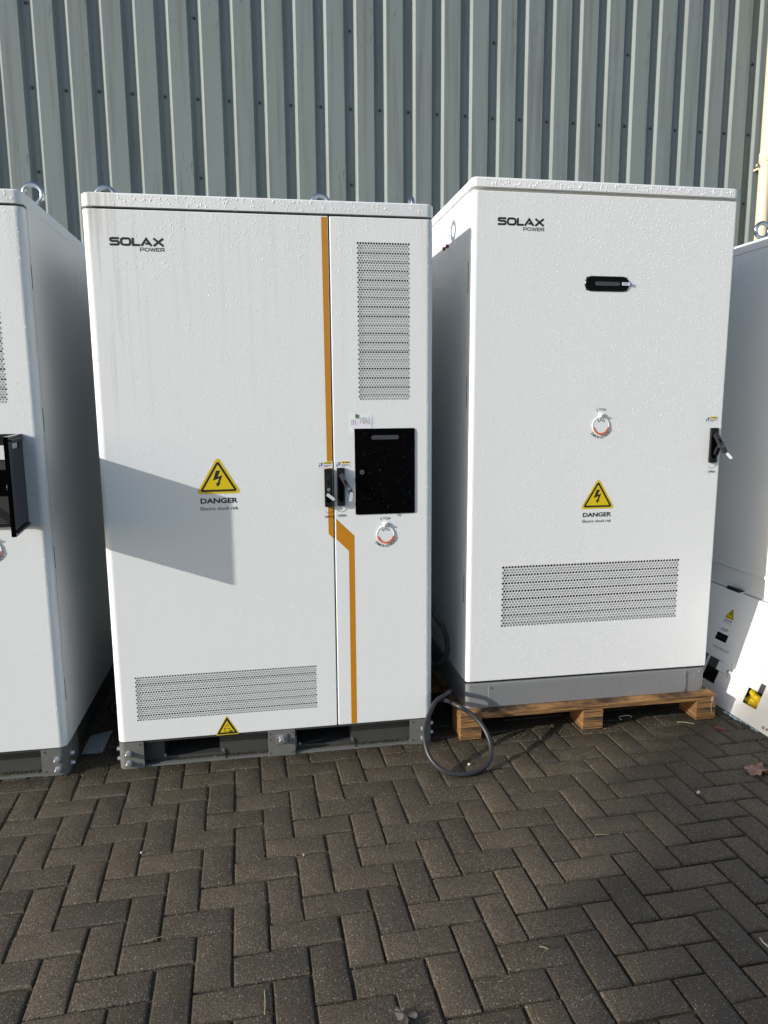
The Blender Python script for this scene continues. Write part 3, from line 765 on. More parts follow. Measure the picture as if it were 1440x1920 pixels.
# ------------------------------------------------------------------ big striped storage cabinets
CW, ZT, ZD, ZB, CD = 1.3619, 2.3297, 2.271, 0.1234, 1.28
def base_frame(cab, W_, sealed=False):
    mb = MB()
    # recessed web with fork pockets, bottom channel flange, inner side walls
    pockets = [(.181, .416, .022, .105), (.752, .998, .022, .110)]
    grid_panel(mb, [.03, W_-.03], [.004, ZB-.004], pockets, 'grey_dark', .050)
    for (a, b, c, d) in pockets:
        mb.add([(a, .050, c), (b, .050, c), (b, .050, d), (a, .050, d), (a, .9, c), (b, .9, c), (b, .9, d), (a, .9, d)],
               [(0, 4, 5, 1), (1, 5, 6, 2), (2, 6, 7, 3), (3, 7, 4, 0), (4, 7, 6, 5)], 'gasket_dark_fill')
    mb.box((.02, .008, 0), (W_-.02, .052, .007), 'grey', .001)      # flange
    mb.box((.02, .008, ZB-.010), (W_-.02, .052, ZB-.003), 'grey_dark')
    for s in (0, 1):
        x = .012 if s == 0 else W_-.022
        mb.box((x, .06, .002), (x+.010, CD-.05, ZB-.003), 'grey_dark')
    mb.box((.03, CD-.08, .002), (W_-.03, CD-.07, ZB-.003), 'grey_dark')
    bf = mb.build('base_frame', cab)
    for s in (0, 1):                                               # wrapped corner plates
        R, L = .030, .103
        arc = [(R-R*sin(radians(t)), R-R*cos(radians(t))) for t in range(0, 91, 10)]
        out = [(L, 0)]+arc+[(0, .18)]; inn = [(.004, .18)]+[(R-(R-.004)*sin(radians(t)), R-(R-.004)*cos(radians(t))) for t in range(90, -1, -10)]+[(L, .004)]
        pts = out+inn
        if s == 0: pts = [(x, y+.001) for x, y in pts][::-1]
        else: pts = [(W_-x, y+.001) for x, y in pts]
        mb = MB(); mb.extz(pts, .001, ZB-.003, 'grey')
        hx = (lambda u: u) if s == 0 else (lambda u: W_-u)
        for u, z in ((.088, .108), (.088, .022)): mb.cyl((hx(u), .0008, z), (hx(u), -.0004, z), .0038, 'gasket_dark_fill', 8)
        mb.build('corner_plate', bf, 'angle')
        for z in (.072, .028):
            hexbolt(bf, hx(.040), z, .001); hexbolt(bf, 0.0 if s == 0 else W_, z, .055, .016, .010, 'X', -1 if s == 0 else 1)
    mb = MB(); mb.box((.6265, .001, .001), (.7435, .006, ZB-.003), 'grey', .0008)
    for x in (.636, .734):
        for z in (.108, .080, .016): mb.cyl((x, .0012, z), (x, -.0003, z), .0032, 'gasket_dark_fill', 8)
    mb.build('centre_plate', bf)
    mb = MB(); mb.box((.660, -.004, .060), (.710, .001, .104), 'zinc', .001); mb.build('square_washer', bf)
    hexbolt(bf, .685, .081, -.004, .022, .012)
    for x0, x1 in ((.165, .440), (.748, 1.012)):                   # tray lips under the pockets
        mb = MB(); mb.box((x0, .010, .007), (x1, .048, .0105), 'grey', .0006); mb.box((x0, .0445, .0105), (x1, .0495, .024), 'grey_dark'); mb.build('pocket_lip', bf)
        for x in (x0+.018, x1-.010):
            mb = MB(); mb.cyl((x, .0498, .030), (x, .044, .030), .006, 'zinc', 8); mb.build('rivet', bf)
    d = MB()                                                       # damp dirt and moss lying on the flange
    for k in range(1500):
        x = rnd.uniform(.11, W_-.11); yy = .030+abs(rnd.gauss(0, .012)); yy = min(yy, .049); r = rnd.uniform(.0012, .0045); z = .0072+.3*r
        if .165 < x < .44 or .748 < x < 1.012: z += .0035
        if .62 < x < .75: continue
        pts = [(x+r*cos(t)*rnd.uniform(.5, 1.3), yy-.5*r+r*sin(t)*rnd.uniform(.4, .9), z) for t in (0, 1.26, 2.5, 3.8, 5.0)]
        d.add(pts+[(x, yy, z+r*rnd.uniform(.5, 1.4))], [(i, (i+1) % 5, 5) for i in range(5)], 'joint')
    d.build('flange_dirt', bf, kind='stuff')
    return bf

def striped_cabinet(x, label, open_display=False, density=1.0):
    cab = empty('storage_cabinet', (x, 0, 0), label, 'cabinet', 'white energy storage cabinets along the wall')
    base_frame(cab, CW)
    # body shell with a dark core behind the doors
    mb = MB(); mb.extz([(CW, .0505), (CW, CD), (0, CD), (0, .0505)], ZB, ZD+.012, 'white')
    mb.box((.010, .026, ZB+.006), (CW-.010, .0500, ZD+.004), 'gasket_dark_fill'); body = mb.build('cabinet_body', cab)
    mb = MB(); mb.extz(rrect(-.001, CW+.001, -.003, CD+.002, .033), ZD+.009, ZT, 'white', c=.005); roof = mb.build('roof', cab, 'angle')
    for xx in (-.0008, CW-.0062):
        for z in (2.025, 1.480, .927, .360):
            mb = MB(); mb.box((xx, .0448, z-.045), (xx+.007, .0512, z+.045), 'gasket_dark_fill'); mb.build('hinge_slot', cab)
    # ---- left door
    GX = .9335
    v2 = (.0885, .4045, 71, 21, .01075)
    rect2 = (.0885-v2[4]*.75, .0885+70*v2[4]+v2[4]*.75, .4045-20*v2[4]*.866-v2[4]*.433, .4045+v2[4]*.433)
    dl = door_sheet(cab, 'left_door', .0, GX-.0025, ZB, ZD, [rect2], R_left=.030)
    perforated('vent_grille', dl, *v2, .435, 'white'); louvers(dl, rect2, .0345)
    # ---- right door
    vx = 1.0490-(.009 if open_display else 0)
    v1 = (vx, 2.1715, 20, 66, .0110)
    rect1 = (vx-v1[4]*.75, vx+19*v1[4]+v1[4]*.75, 2.1715-65*v1[4]*.866-v1[4]*.433, 2.1715+v1[4]*.433)
    holes = [rect1]
    DX0, DX1, DZ0, DZ1 = 1.0250, 1.2815, 1.067, 1.430
    if open_display: holes.append((DX0+.014, DX1-.014, DZ0+.014, DZ1-.014))
    dr = door_sheet(cab, 'right_door', GX+.0025, CW, ZB, ZD, holes, R_right=.030)
    perforated('vent_grille', dr, *v1, .435, 'white'); louvers(dr, rect1, .0355)
    # ---- orange stripe, one piece of film on each door
    y = -.0005
    mb = MB(); mb.poly([(.9035, ZD-.004), (.9275, ZD-.004), (.9300, .9675), (.9090, .9885)], 'orange', y); mb.build('orange_stripe', dl)
    mb = MB(); mb.poly([(.9420, 1.052), (.9420, .9635), (.9940, .9110), (.9940, ZB+.004), (1.0180, ZB+.004), (1.0180, .9765)], 'orange', y); mb.build('orange_stripe', dr)
    logo(dl, .0963, .2960, 2.1685); danger_sign(dl, .462, 1.1745, .163); battery_sign(dl, .4537, .1222, .102)
    notice_sticker(dl, .8690, .9312, 1.2685, 1.2955, -.0011); notice_sticker(dr, .9428, 1.0055, 1.2690, 1.2965)
    swing_handle(dl, .8950, 1.2655, .0310, .160, (.9095, -.018, 1.245), (.9100, -.024, 1.155), ((.9020, -.034, 1.1625), (.9330, -.036, 1.138)), True)
    swing_handle(dr, .9480, 1.2685, .0318, .160, (.9625, -.020, 1.243), (1.0060, -.060, 1.158), ((1.0025, -.069, 1.172), (.9950, -.070, 1.134)))
    epo(dr, 1.1530-(.009 if open_display else 0), .977)
    # ---- display door
    if not open_display:
        mb = MB(); mb.prism(rbox(DX0, DX1, DZ0, DZ1, .006, 3), -.0035, -.0004, 'black_gloss'); mb.prism(rbox(DX0+.009, DX1-.004, DZ0+.006, DZ1-.006, .004, 3), -.0055, -.0035, 'black_gloss'); dd = mb.build('display_door', cab)
        mb = MB(); mb.poly(capsule(1.095, 1.213, 1.384, 1.4015), 'slot', -.0060); mb.build('display_window', dd)
        mb = MB(); mb.cyl((1.054, -.0055, 1.248), (1.054, -.0085, 1.248), .0095, 'chrome', 16); mb.cyl((1.054, -.0085, 1.248), (1.054, -.0090, 1.248), .0045, 'print', 8); mb.build('display_lock', dd, 'angle')
    else:
        mb = MB(); a = radians(96.2); hx = DX1-.006; wd = DX1-DX0-.0095; t = .016
        dvx, dvy = -cos(a), -sin(a); nx, ny = -dvy, dvx               # along the leaf, and across it towards the room side
        def L(u, w, z): return (hx+dvx*u*-1*-1+nx*w, dvy*u+ny*w, z)
        def slab(u0, u1, w0, w1, z0, z1, m): 
            vs = [L(u, w, z) for z in (z0, z1) for u, w in ((u0, w0), (u1, w0), (u1, w1), (u0, w1))]
            mb.add(vs, [(0, 1, 2, 3), (7, 6, 5, 4), (0, 4, 5, 1), (1, 5, 6, 2), (2, 6, 7, 3), (3, 7, 4, 0)], m)
        su0, su1, sz0, sz1 = .070, .186, 1.383, 1.403
        slab(.002, su0, 0, t, DZ0, DZ1, 'black_gloss'); slab(su1, wd, 0, t, DZ0, DZ1, 'black_gloss')
        slab(su0, su1, .003, .010, sz0, sz1, 'alu'); slab(su0, su1, 0, t, DZ0, sz0, 'black_gloss'); slab(su0, su1, 0, t, sz1, DZ1, 'black_gloss')
        slab(.02, wd-.012, t, t+.010, DZ0+.012, DZ0+.018, 'black'); slab(.02, wd-.012, t, t+.010, DZ1-.018, DZ1-.012, 'black')
        dd = mb.build('display_door', cab); dd['label'] = 'black display door swung open edge-on'
        mb = MB(); c = Vector(L(.226, 0, 1.248)); e = Vector((-nx, -ny, 0)); mb.cyl(c, c+e*.005, .0095, 'chrome', 14); mb.build('display_lock', dd, 'angle')
        mb = MB(); mb.box((DX0, -.012, DZ0), (DX0+.014, -.0004, DZ1), 'black'); mb.box((DX1-.014, -.012, DZ0), (DX1, -.0004, DZ1), 'black')
        mb.box((DX0+.014, -.012, DZ0), (DX1-.014, -.0004, DZ0+.014), 'black'); mb.box((DX0+.014, -.012, DZ1-.014), (DX1-.014, -.0004, DZ1), 'black'); fr = mb.build('display_frame', cab)
        mb = MB(); mb.box((DX0+.014, .0180, DZ0+.014), (DX1-.014, .0240, DZ1-.014), 'black_soft'); mb.box((DX0+.05, .014, DZ0+.12), (DX1-.03, .0178, DZ1-.14), 'black_gloss'); mb.box((DX0+.05, .014, DZ1-.10), (DX1-.016, .0178, DZ1-.045), 'label'); mb.build('display_screen', fr)
    # ---- eye bolts
    eye_bolt(cab, .040, .285, ZT, 'Y'); eye_bolt(cab, .925, .285, ZT, 'Y'); eye_bolt(cab, 1.326, .285, ZT, 'X' if not open_display else 'Y')
    # ---- water beads
    def reg_l(x_, z_):
        m = np.zeros(len(x_), int)
        m[(x_ > rect2[0]-.004) & (x_ < rect2[1]+.004) & (z_ > rect2[2]) & (z_ < rect2[3])] = -1
        s = (x_ > .910) & (x_ < .9275) & (z_ > .985); m[s] = 1; m[(x_ > .900) & (x_ <= .911) & (m == 0)] = -1
        m[(x_ > .893) & (x_ < .932) & (z_ > 1.10) & (z_ < 1.30)] = -1; m[(x_ > .866) & (z_ > 1.265) & (z_ < 1.30)] = -1
        tr = (abs(x_-.462) < (.155-(z_-1.175))*.53) & (z_ > 1.1745) & (z_ < 1.32); m[tr] = -1
        m[tr & (rng.random(len(x_)) < .25) & (abs(x_-.462) < (.08-(z_-1.20))*.5)] = 2
        m[(x_ > .09) & (x_ < .30) & (z_ > 2.11) & (z_ < 2.172) & (rng.random(len(x_)) < .95)] = -1
        m[(x_ < .10) & (rng.random(len(x_)) < .55)] = -1
        m[(abs(x_-.4537) < .055) & (z_ < .215)] = -1
        m[(z_ < .62) & (x_ < .55) & (rng.random(len(x_)) < .7)] = -1
        return m
    def reg_r(x_, z_):
        m = np.zeros(len(x_), int)
        m[(x_ > rect1[0]-.004) & (x_ < rect1[1]+.004) & (z_ > rect1[2]) & (z_ < rect1[3])] = -1
        m[(x_ > .995) & (x_ < 1.017) & (z_ < .95)] = 1
        m[(x_ < 1.02) & (z_ > .90) & (z_ < 1.06)] = -1; m[(x_ < 1.03) & (z_ > 1.10) & (z_ < 1.30)] = -1
        m[(x_ > DX0-.004) & (x_ < DX1+.004) & (z_ > DZ0-.004) & (z_ < DZ1+.004)] = -1
        m[(abs(x_-1.153) < .045) & (abs(z_-.985) < .075)] = -1; m[(x_ > 1.0) & (x_ < 1.105) & (z_ > 1.41) & (z_ < 1.495)] = -1
        return m
    if density > 0:
        drops('water_drops', dl, .022, GX-.006, ZB+.01, ZD-.005, int(42000*density), ['wet_white', 'wet_orange', 'wet_yellow'], reg_l, top=ZD)
        drops('water_drops', dd, DX0+.012, DX1-.006, DZ0+.01, DZ1-.01, 420, ['wet_black'], lambda a, b: np.zeros(len(a), int), y=-.0057)
        drops('water_drops', roof, .10, CW-.03, ZD+.016, ZT-.008, 1100, ['wet_white'], lambda a, b: np.zeros(len(a), int), y=-.0031, rmin=.0011, rmax=.0034)
    drops('water_drops', dr, GX+.006 if density > 0 else 1.24, CW-.020, ZB+.01, ZD-.005, int(20000 if density > 0 else 6500), ['wet_white', 'wet_orange'], reg_r, top=ZD)
    if density == 0: drops('water_drops', roof, 1.24, CW-.028, ZD+.016, ZT-.008, 90, ['wet_white'], lambda a, b: np.zeros(len(a), int), y=-.0031, rmin=.0011, rmax=.0034)
    return cab, dl, dr, dd

cabA, dlA, drA, ddA = striped_cabinet(0.0, 'white two-door cabinet with an orange stripe and a closed black display door')
cabB, dlB, drB, ddB = striped_cabinet(-1.567, 'white storage cabinet at the left edge with its black display door swung open', True, 0)

# paper note with green tape on the striped cabinet
note = empty('paper_note', (1.003, -.0012, 1.41), 'handwritten white paper note with green tape above the black display door', 'note')
mb = MB(); zz = lambda z: z-1.41
mb.add([(0, 0, zz(1.4925)), (0, -.001, zz(1.450)), (.021, -.002, zz(1.4305)), (.0955, .0004, zz(1.4305)), (.0965, .0005, zz(1.4895)), (.02, -.0008, zz(1.470))],
       [(0, 1, 5), (1, 2, 5), (2, 3, 5), (3, 4, 5), (4, 0, 5)], 'paper')
mb.add([(0, -.0015, zz(1.450)), (.021, -.0035, zz(1.4305)), (.020, -.006, zz(1.417)), (.0035, -.007, zz(1.4145))], [(0, 3, 2, 1)], 'paper'); pn = mb.build('paper_sheet', note)
mb = MB(); mb.add([(.0265, -.0022, zz(1.4915)), (.0395, -.0026, zz(1.4885)), (.0365, -.0026, zz(1.4735)), (.0265, -.0026, zz(1.4735))], [(0, 3, 2, 1)], 'green'); mb.build('green_tape', note)
mb = MB(); strokes(mb, 'B1', .008, .028, zz(1.448), zz(1.468), .07, 'print_grey', -.0042, .3); strokes(mb, 'P2a3', .046, .086, zz(1.452), zz(1.476), .06, 'print_grey', -.0042, .12); mb.build('handwriting', note)

# ------------------------------------------------------------------ cabinet on the pallet
RX, RY, RW, PH = 1.5298, 0.0493, 1.2130, 0.1273
rc = empty('pallet_cabinet', (RX, RY, PH), 'white single-door cabinet standing on a wooden pallet', 'cabinet', 'white energy storage cabinets along the wall')
LZ = lambda z: z-PH
rc.rotation_euler = (0, 0.0038, 0.002)                               # the unit leans a touch on its pallet
mb = MB(); mb.extz(rrect(.0, RW, 0.001, CD, .026), 0, LZ(.2455), 'grey_rc', c=.004)
mb.box((.012, .018, LZ(.2440)), (RW-.012, CD-.02, LZ(.262)), 'gasket_dark_fill'); bs = mb.build('base_plinth', rc, 'angle')
mb = MB(); mb.box((.1095, -.0035, LZ(.1275)+.004), (1.1115, .0005, LZ(.2360)), 'grey_rc', .001); bp = mb.build('plinth_cover', bs)
for x in (.120, 1.100):
    for z in (.142, .224):
        mb = MB(); mb.cyl((x, -.0036, LZ(z)), (x, -.0062, LZ(z)), .0048, 'zinc', 10); mb.build('cover_screw', bs)
mb = MB(); mb.cyl((1.178, .0005, LZ(.230)), (1.178, -.0025, LZ(.230)), .0045, 'zinc', 10); mb.cyl((1.150, .0005, LZ(.206)), (1.150, -.0015, LZ(.206)), .003, 'zinc', 8); mb.build('plinth_screw', bs)
RZB, RZD, RZT = LZ(.257), LZ(2.4045), LZ(2.4585)
mb = MB(); mb.extz([(RW, .0505), (RW, CD), (0, CD), (0, .0505)], RZB, RZD+.004, 'white_new')
mb.box((.010, .026, RZB+.006), (RW-.010, .0500, RZD-.003), 'gasket_dark_fill')
mb.extz(rrect(.012, RW-.012, .022, CD-.02, .02), RZD+.0015, RZD+.016, 'white_new'); body = mb.build('cabinet_body', rc, 'angle')
mb = MB(); mb.extz(rrect(-.002, RW+.004, -.003, CD+.002, .022), RZD+.0150, RZT, 'white_new', c=.006); roof = mb.build('roof', rc, 'angle')
for z in (2.065, 1.580, .690):
    mb = MB(); mb.box((-.0008, .0448, LZ(z)-.065), (.006, .0512, LZ(z)+.065), 'gasket_dark_fill'); mb.build('hinge_slot', rc)
v3 = (.1700, LZ(.7925), 61, 23, .01437)
rect3 = (v3[0]-v3[4]*.75, v3[0]+60*v3[4]+v3[4]*.75, v3[1]-22*v3[4]*.866-v3[4]*.433, v3[1]+v3[4]*.433)
rd = door_sheet(rc, 'front_door', 0, RW, RZB, RZD, [rect3, (.516, .709, LZ(2.013), LZ(2.070))], R_left=.024, R_right=.008, m='white_new')
perforated('vent_grille', rd, *v3, .45, 'white_new'); louvers(rd, rect3, .0385)
logo(rd, .1114, .3155, LZ(2.3005)); danger_sign(rd, .6123, LZ(1.0505), .151)
# display window in its oval frame
mb = MB()
oval = capsule(.508, .717, LZ(2.009), LZ(2.074), 14); n = len(oval); inner = [(.6125+(a-.6125)*.965, LZ(2.0415)+(b-LZ(2.0415))*.90) for a, b in oval]
vs = [(p[0], -.0005, p[1]) for p in oval]+[(p[0], -.0045, p[1]) for p in inner]
mb.add(vs, [(i, (i+1) % n, n+(i+1) % n, n+i) for i in range(n)], 'black'); mb.poly(inner, 'black_gloss', -.0040); ov = mb.build('display_panel', rd, 'angle')
mb = MB(); mb.poly(capsule(.5545, .6710, LZ(2.0335), LZ(2.0500)), 'slot', -.0050); mb.build('display_window', rd)
mb = MB(); mb.add([(.680, -.0053, LZ(2.0365)), (.717, -.0056, LZ(2.0360)), (.717, -.0056, LZ(2.0485)), (.680, -.0053, LZ(2.0490))], [(0, 1, 2, 3)], 'label')
mb.add([(.717, -.0056, LZ(2.0360)), (.7235, -.008, LZ(2.0350)), (.7235, -.008, LZ(2.0490)), (.717, -.0056, LZ(2.0485))], [(0, 1, 2, 3)], 'print_blue')
for i in range(6): mb.poly([(.685+i*.004, LZ(2.041)), (.6875+i*.004, LZ(2.041)), (.6875+i*.004, LZ(2.0455)), (.685+i*.004, LZ(2.0455))], 'print_blue', -.0059)
mb.build('blue_peel_tab', rd)
epo(rd, .6102, LZ(1.428), .040)
notice_sticker(rd, 1.1240, 1.1875, LZ(1.437), LZ(1.4645))
swing_handle(rd, 1.1525, LZ(1.4120), .0350, .160, (1.1690, -.018, LZ(1.386)), (1.1870, -.074, LZ(1.302)), ((1.1880, -.083, LZ(1.300)), (1.2040, -.098, LZ(1.276))))
mb = MB(); bar(mb, (1.174, -.040, LZ(1.325)), (1.168, -.030, LZ(1.288)), .018, .014, 'black'); mb.build('latch_hook', rd)
def reg_rc(x_, z_):
    m = np.zeros(len(x_), int)
    m[(x_ > rect3[0]-.004) & (x_ < rect3[1]+.004) & (z_ > rect3[2]) & (z_ < rect3[3])] = -1
    m[(x_ > .50) & (x_ < .735) & (z_ > LZ(2.0)) & (z_ < LZ(2.082))] = -1
    tr = (abs(x_-.6123) < (.145-(z_-LZ(1.0505)))*.53) & (z_ > LZ(1.0505)) & (z_ < LZ(1.19)); m[tr] = -1
    m[tr & (rng.random(len(x_)) < .3) & (abs(x_-.6123) < (.07-(z_-LZ(1.075)))*.5)] = 1
    m[(abs(x_-.6102) < .05) & (abs(z_-LZ(1.435)) < .08)] = -1; m[(x_ > 1.12) & (z_ > LZ(1.19)) & (z_ < LZ(1.47))] = -1
    m[(x_ > .10) & (x_ < .32) & (z_ > LZ(2.245)) & (z_ < LZ(2.303)) & (rng.random(len(x_)) < .95)] = -1
    return m
drops('water_drops', rd, .018, RW-.010, RZB+.006, RZD-.005, 62000, ['wet_white', 'wet_yellow'], reg_rc, rmin=.00066, rmax=.0022, top=RZD)
drops('water_drops', roof, .03, RW-.02, RZD+.020, RZT-.009, 1300, ['wet_white'], lambda a, b: np.zeros(len(a), int), y=-.0031, rmin=.0013, rmax=.0036)
drops('water_drops', bp, .12, 1.10, .012, LZ(.232), 260, ['wet_grey'], lambda a, b: np.zeros(len(a), int), y=-.0036, rmin=.0011, rmax=.003)
for y, z in ((.388, 2.256), (.449, 2.256)):
    mb = MB(); mb.cyl((0, y, LZ(z)), (-.012, y, LZ(z)), .0085, 'red', 12); mb.build('red_cap', rc, 'angle')
mb = MB()
for y, z in ((.37, 2.30), (.43, 2.305), (.40, 2.335), (.35, 2.33)): mb.cyl((0.0005, y, LZ(z)), (-.0012, y, LZ(z)), .004, 'gasket_dark_fill', 8)
mb.build('side_hole', rc)

# pallet under it
pal = empty('wooden_pallet', (1.4915, -.0042, 0), 'brown laminated wooden pallet under the single-door cabinet', 'pallet')
mb = MB(); mb.box((0, 0, .098), (1.283, 1.25, PH-.0008), 'wood', .003); mb.build('deck_board', pal)
blk = None
for i, x0 in enumerate((0, .593, 1.176)):
    for y0 in (.0015, .55, 1.10):
        if blk is None:
            mb = MB(); mb.box((0, 0, 0.0005), (.102, .145, .0975), 'wood', .002); o = mb.build('pallet_block', pal); blk = o.data
        else: o = put('pallet_block', blk, pal)
        o.location = (x0+(.0015 if i == 0 else .004), y0, 0)
mb = MB(); stroke(mb, [(1.262, .090), (1.255, .075), (1.258, .05), (1.264, .03)], .004, 'bright_bit', -.0006); mb.poly([(1.252, .094), (1.256, .114), (1.263, .118), (1.268, .10), (1.262, .09)], 'bright_bit', -.0004); mb.build('staple_tag', pal)

# ------------------------------------------------------------------ plain cabinet at the right and the cover leaning on it
c4 = empty('plain_cabinet', (3.130, .02, 0), 'plain white cabinet cut off by the right edge, seen along its shaded side', 'cabinet', 'white energy storage cabinets along the wall')
mb = MB(); mb.extz(rrect(0, CW, 0, CD, .03), ZB, ZT-.052, 'white_new', c=.003); mb.build('cabinet_body', c4, 'angle')
mb = MB(); mb.extz(rrect(-.0012, CW+.001, -.002, CD+.002, .033), ZT-.051, ZT-.004, 'white_new', c=.004); mb.build('roof', c4, 'angle')
mb = MB(); mb.box((-.009, .012, .632), (-.0005, CD-.03, .652), 'white_new', .003); mb.build('side_rail', c4)
mb = MB(); mb.extz(rrect(.01, CW-.01, .012, CD-.01, .03), 0, ZB-.001, 'grey'); mb.build('base_plinth', c4, 'angle')
eye_bolt(c4, .060, .455, ZT-.004, 'Y'); eye_bolt(c4, 1.30, .30, ZT-.004, 'Y')

ua, ph = .05, 1.170
u_ = Vector((sin(ua), -cos(ua), 0)); v_ = Vector((cos(ua)*cos(ph), sin(ua)*cos(ph), sin(ph))); y_ = v_.cross(u_)
cov = empty('breaker_cover', (2.8815, .03, .002), 'white sheet-metal breaker cover with cut-outs, leaning against the plain cabinet', 'cover')
cov.matrix_world = Matrix(((u_.x, y_.x, v_.x, 2.8815), (u_.y, y_.y, v_.y, .03), (u_.z, y_.z, v_.z, .002), (0, 0, 0, 1)))
U0, U1, VT = -.62, .62, .570
hb = (-.308, -.221, .3015, .342); w1 = (-.283, -.183, .085, .210); w2 = (.036, .1295, .080, .205)
mb = MB(); grid_panel(mb, [U0, U1], [0, VT], [hb, w1, w2], 'white_clean', 0)
mb.add([(U0, 0, 0), (U1, 0, 0), (U1, .0015, 0), (U0, .0015, 0)], [(0, 3, 2, 1)], 'white_clean')
mb.box((U0, .0, 0), (U0+.0015, .045, VT), 'white_clean'); mb.box((U1-.0015, .0, 0), (U1, .045, VT), 'white_clean')
cs = mb.build('cover_sheet', cov)
mb = MB()                                                            # top flange with a row of slots and a finger gap
x = U0
while x < U1:
    gap = -.385 < x < -.282 and not (-.300 < x)
    if -.385 < x < -.285: x += .0095; continue
    solid = -.285 <= x < -.26
    mb.add([(x, .0, VT+.6*(.0)), (x+.0035, .0, VT+.6*(.0)), (x+.0035, .045, VT+.6*(.045)), (x, .045, VT+.6*(.045))], [(0, 1, 2, 3)], 'white_clean')
    mb.add([(x+.0035, .0, VT+.6*(.0)), (x+.0095, .0, VT+.6*(.0)), (x+.0095, .006, VT+.6*(.006)), (x+.0035, .006, VT+.6*(.006))], [(0, 1, 2, 3)], 'white_clean')
    a0 = .006 if solid else .019
    mb.add([(x+.0035, a0, VT+.6*(a0)), (x+.0095, a0, VT+.6*(a0)), (x+.0095, .045, VT+.6*(.045)), (x+.0035, .045, VT+.6*(.045))], [(0, 1, 2, 3)], 'white_clean')
    x += .0095
mb.add([(U0, .004, VT-.010+.6*(.004)), (U1, .004, VT-.010+.6*(.004)), (U1, .044, VT-.010+.6*(.044)), (U0, .044, VT-.010+.6*(.044))], [(0, 1, 2, 3)], 'gasket_dark_fill'); mb.build('slotted_flange', cov)  # dark backing sheet added, standing in for the shade inside the slots
mb = MB(); mb.box((-.386, .006, VT-.012), (-.284, .036, VT+.020), 'black', .003); mb.build('finger_grip', cov)
danger_sign(cov, -.267, .426, .063); notice_sticker(cov, -.296, -.234, .350, .372)
mb = MB(); text(mb, 'BYPASS BREAKER', -.296, -.172, .2585, .2695, 'print', -.0006); mb.build('bypass_text', cov)
mb = MB(); text(mb, 'GRID BREAKER', .028, .150, .2545, .2655, 'print_grey', -.0006); mb.build('grid_text', cov)
mb = MB(); mb.box((hb[0]-.004, .003, hb[2]-.004), (hb[1]+.004, .012, hb[3]+.004), 'black_gloss'); mb.box((hb[0]+.01, -.002, hb[2]+.012), (hb[1]-.012, .003, hb[2]+.020), 'black'); mb.build('breaker_blank', cov)
def mesh_grille(name, x0, x1, z0, z1, nx, nz):
    mb = MB(); t = .0016
    for i in range(nx+1): x = x0+(x1-x0)*i/nx; mb.box((x-t, .0042, z0), (x+t, .0055, z1), 'grey')
    for j in range(nz+1): z = z0+(z1-z0)*j/nz; mb.box((x0, .0030, z-t), (x1, .0041, z+t), 'grey')
    mb.box((x0-.002, .03, z0-.002), (x1+.002, .032, z1+.002), 'gasket_dark_fill'); mb.build(name, cov)
mesh_grille('mesh_grille', -.283, -.200, .162, .210, 6, 4); mesh_grille('mesh_grille', .102, .1295, .162, .205, 3, 4)
mb = MB(); mb.box((-.201, -.010, .160), (-.012, -.0005, .207), 'white_clean', .0015); mb.box((-.0112, -.0085, .160), (.101, -.0005, .207), 'white_clean', .0015); lb = mb.build('latch_bar', cov)
mb = MB(); mb.cyl((-.101, -.010, .181), (-.101, -.026, .181), .0095, 'zinc', 18); mb.build('latch_knob', lb, 'angle')
for a, b in ((-.118, .2175), (-.040, .2175), (-.116, .152), (-.040, .152)):
    mb = MB(); mb.cyl((a, -.0004, b), (a, -.0030, b), .0045, 'alu', 10); mb.build('cover_screw', cov)
for a, b in ((-.061, .194), (-.060, .171)):
    mb = MB(); mb.prism(capsule(a-.008, a+.008, b-.0025, b+.0025, 6), -.0115, -.010, 'alu'); mb.build('slotted_screw', lb)
mb = MB(); mb.cyl((.213, -.0004, .025), (.213, -.005, .025), .0075, 'zinc', 12); mb.cyl((.232, -.0004, .025), (.232, -.0012, .025), .006, 'print_grey', 12); mb.build('cover_screw', cov)
mb = MB(); mb.box((-.325, -.006, .120), (-.296, -.0005, .214), 'grey', .002); mb.build('side_latch', cov)

bagb = MB()                                                          # yellow bag behind the cut-out
nU, nV = 14, 10
P = lambda i, j: (.010+.145*i/nU, .048+.020*sin(i*.9+j*.35)*cos(j*.7)+.012*sin(i*2.3), .055+(.070+.030*cos(i*.55-.9)+.012*sin(i*1.7))*j/nV)
vs = [P(i, j) for i in range(nU+1) for j in range(nV+1)]+[(a, b+.03, c) for a, b, c in [P(i, j) for i in range(nU+1) for j in range(nV+1)]]
k = nV+1; off = (nU+1)*k
f = [(i*k+j, (i+1)*k+j, (i+1)*k+j+1, i*k+j+1) for i in range(nU) for j in range(nV)]
bagb.add(vs, f+[tuple(off+q for q in g[::-1]) for g in f]+[(i*k+nV, (i+1)*k+nV, off+(i+1)*k+nV, off+i*k+nV) for i in range(nU)], 'bag')
bag = bagb.build('plastic_bag', None, True); bag.matrix_world = cov.matrix_world.copy(); tag(bag, 'crumpled yellow plastic bag showing through the square cut-out of the leaning cover', 'bag')
fb = MB(); pts = []
for i in range(22): 
    t = i/21; pts.append((2.868+.016*t+.004*sin(i*2.1), .06-.24*t, .0))
vs = [(a, b, .004) for a, b, _ in pts]+[(a-.010-.005*sin(i*.31)-.002*sin(i*1.1), b, .003+.003*abs(sin(i*.37))) for i, (a, b, _) in enumerate(pts)]
fb.add(vs, [(i, i+1, 22+i+1, 22+i) for i in range(21)], 'blue_film'); tag(fb.build('film_strip'), 'torn pale blue film along the bottom edge of the leaning cover', 'film')

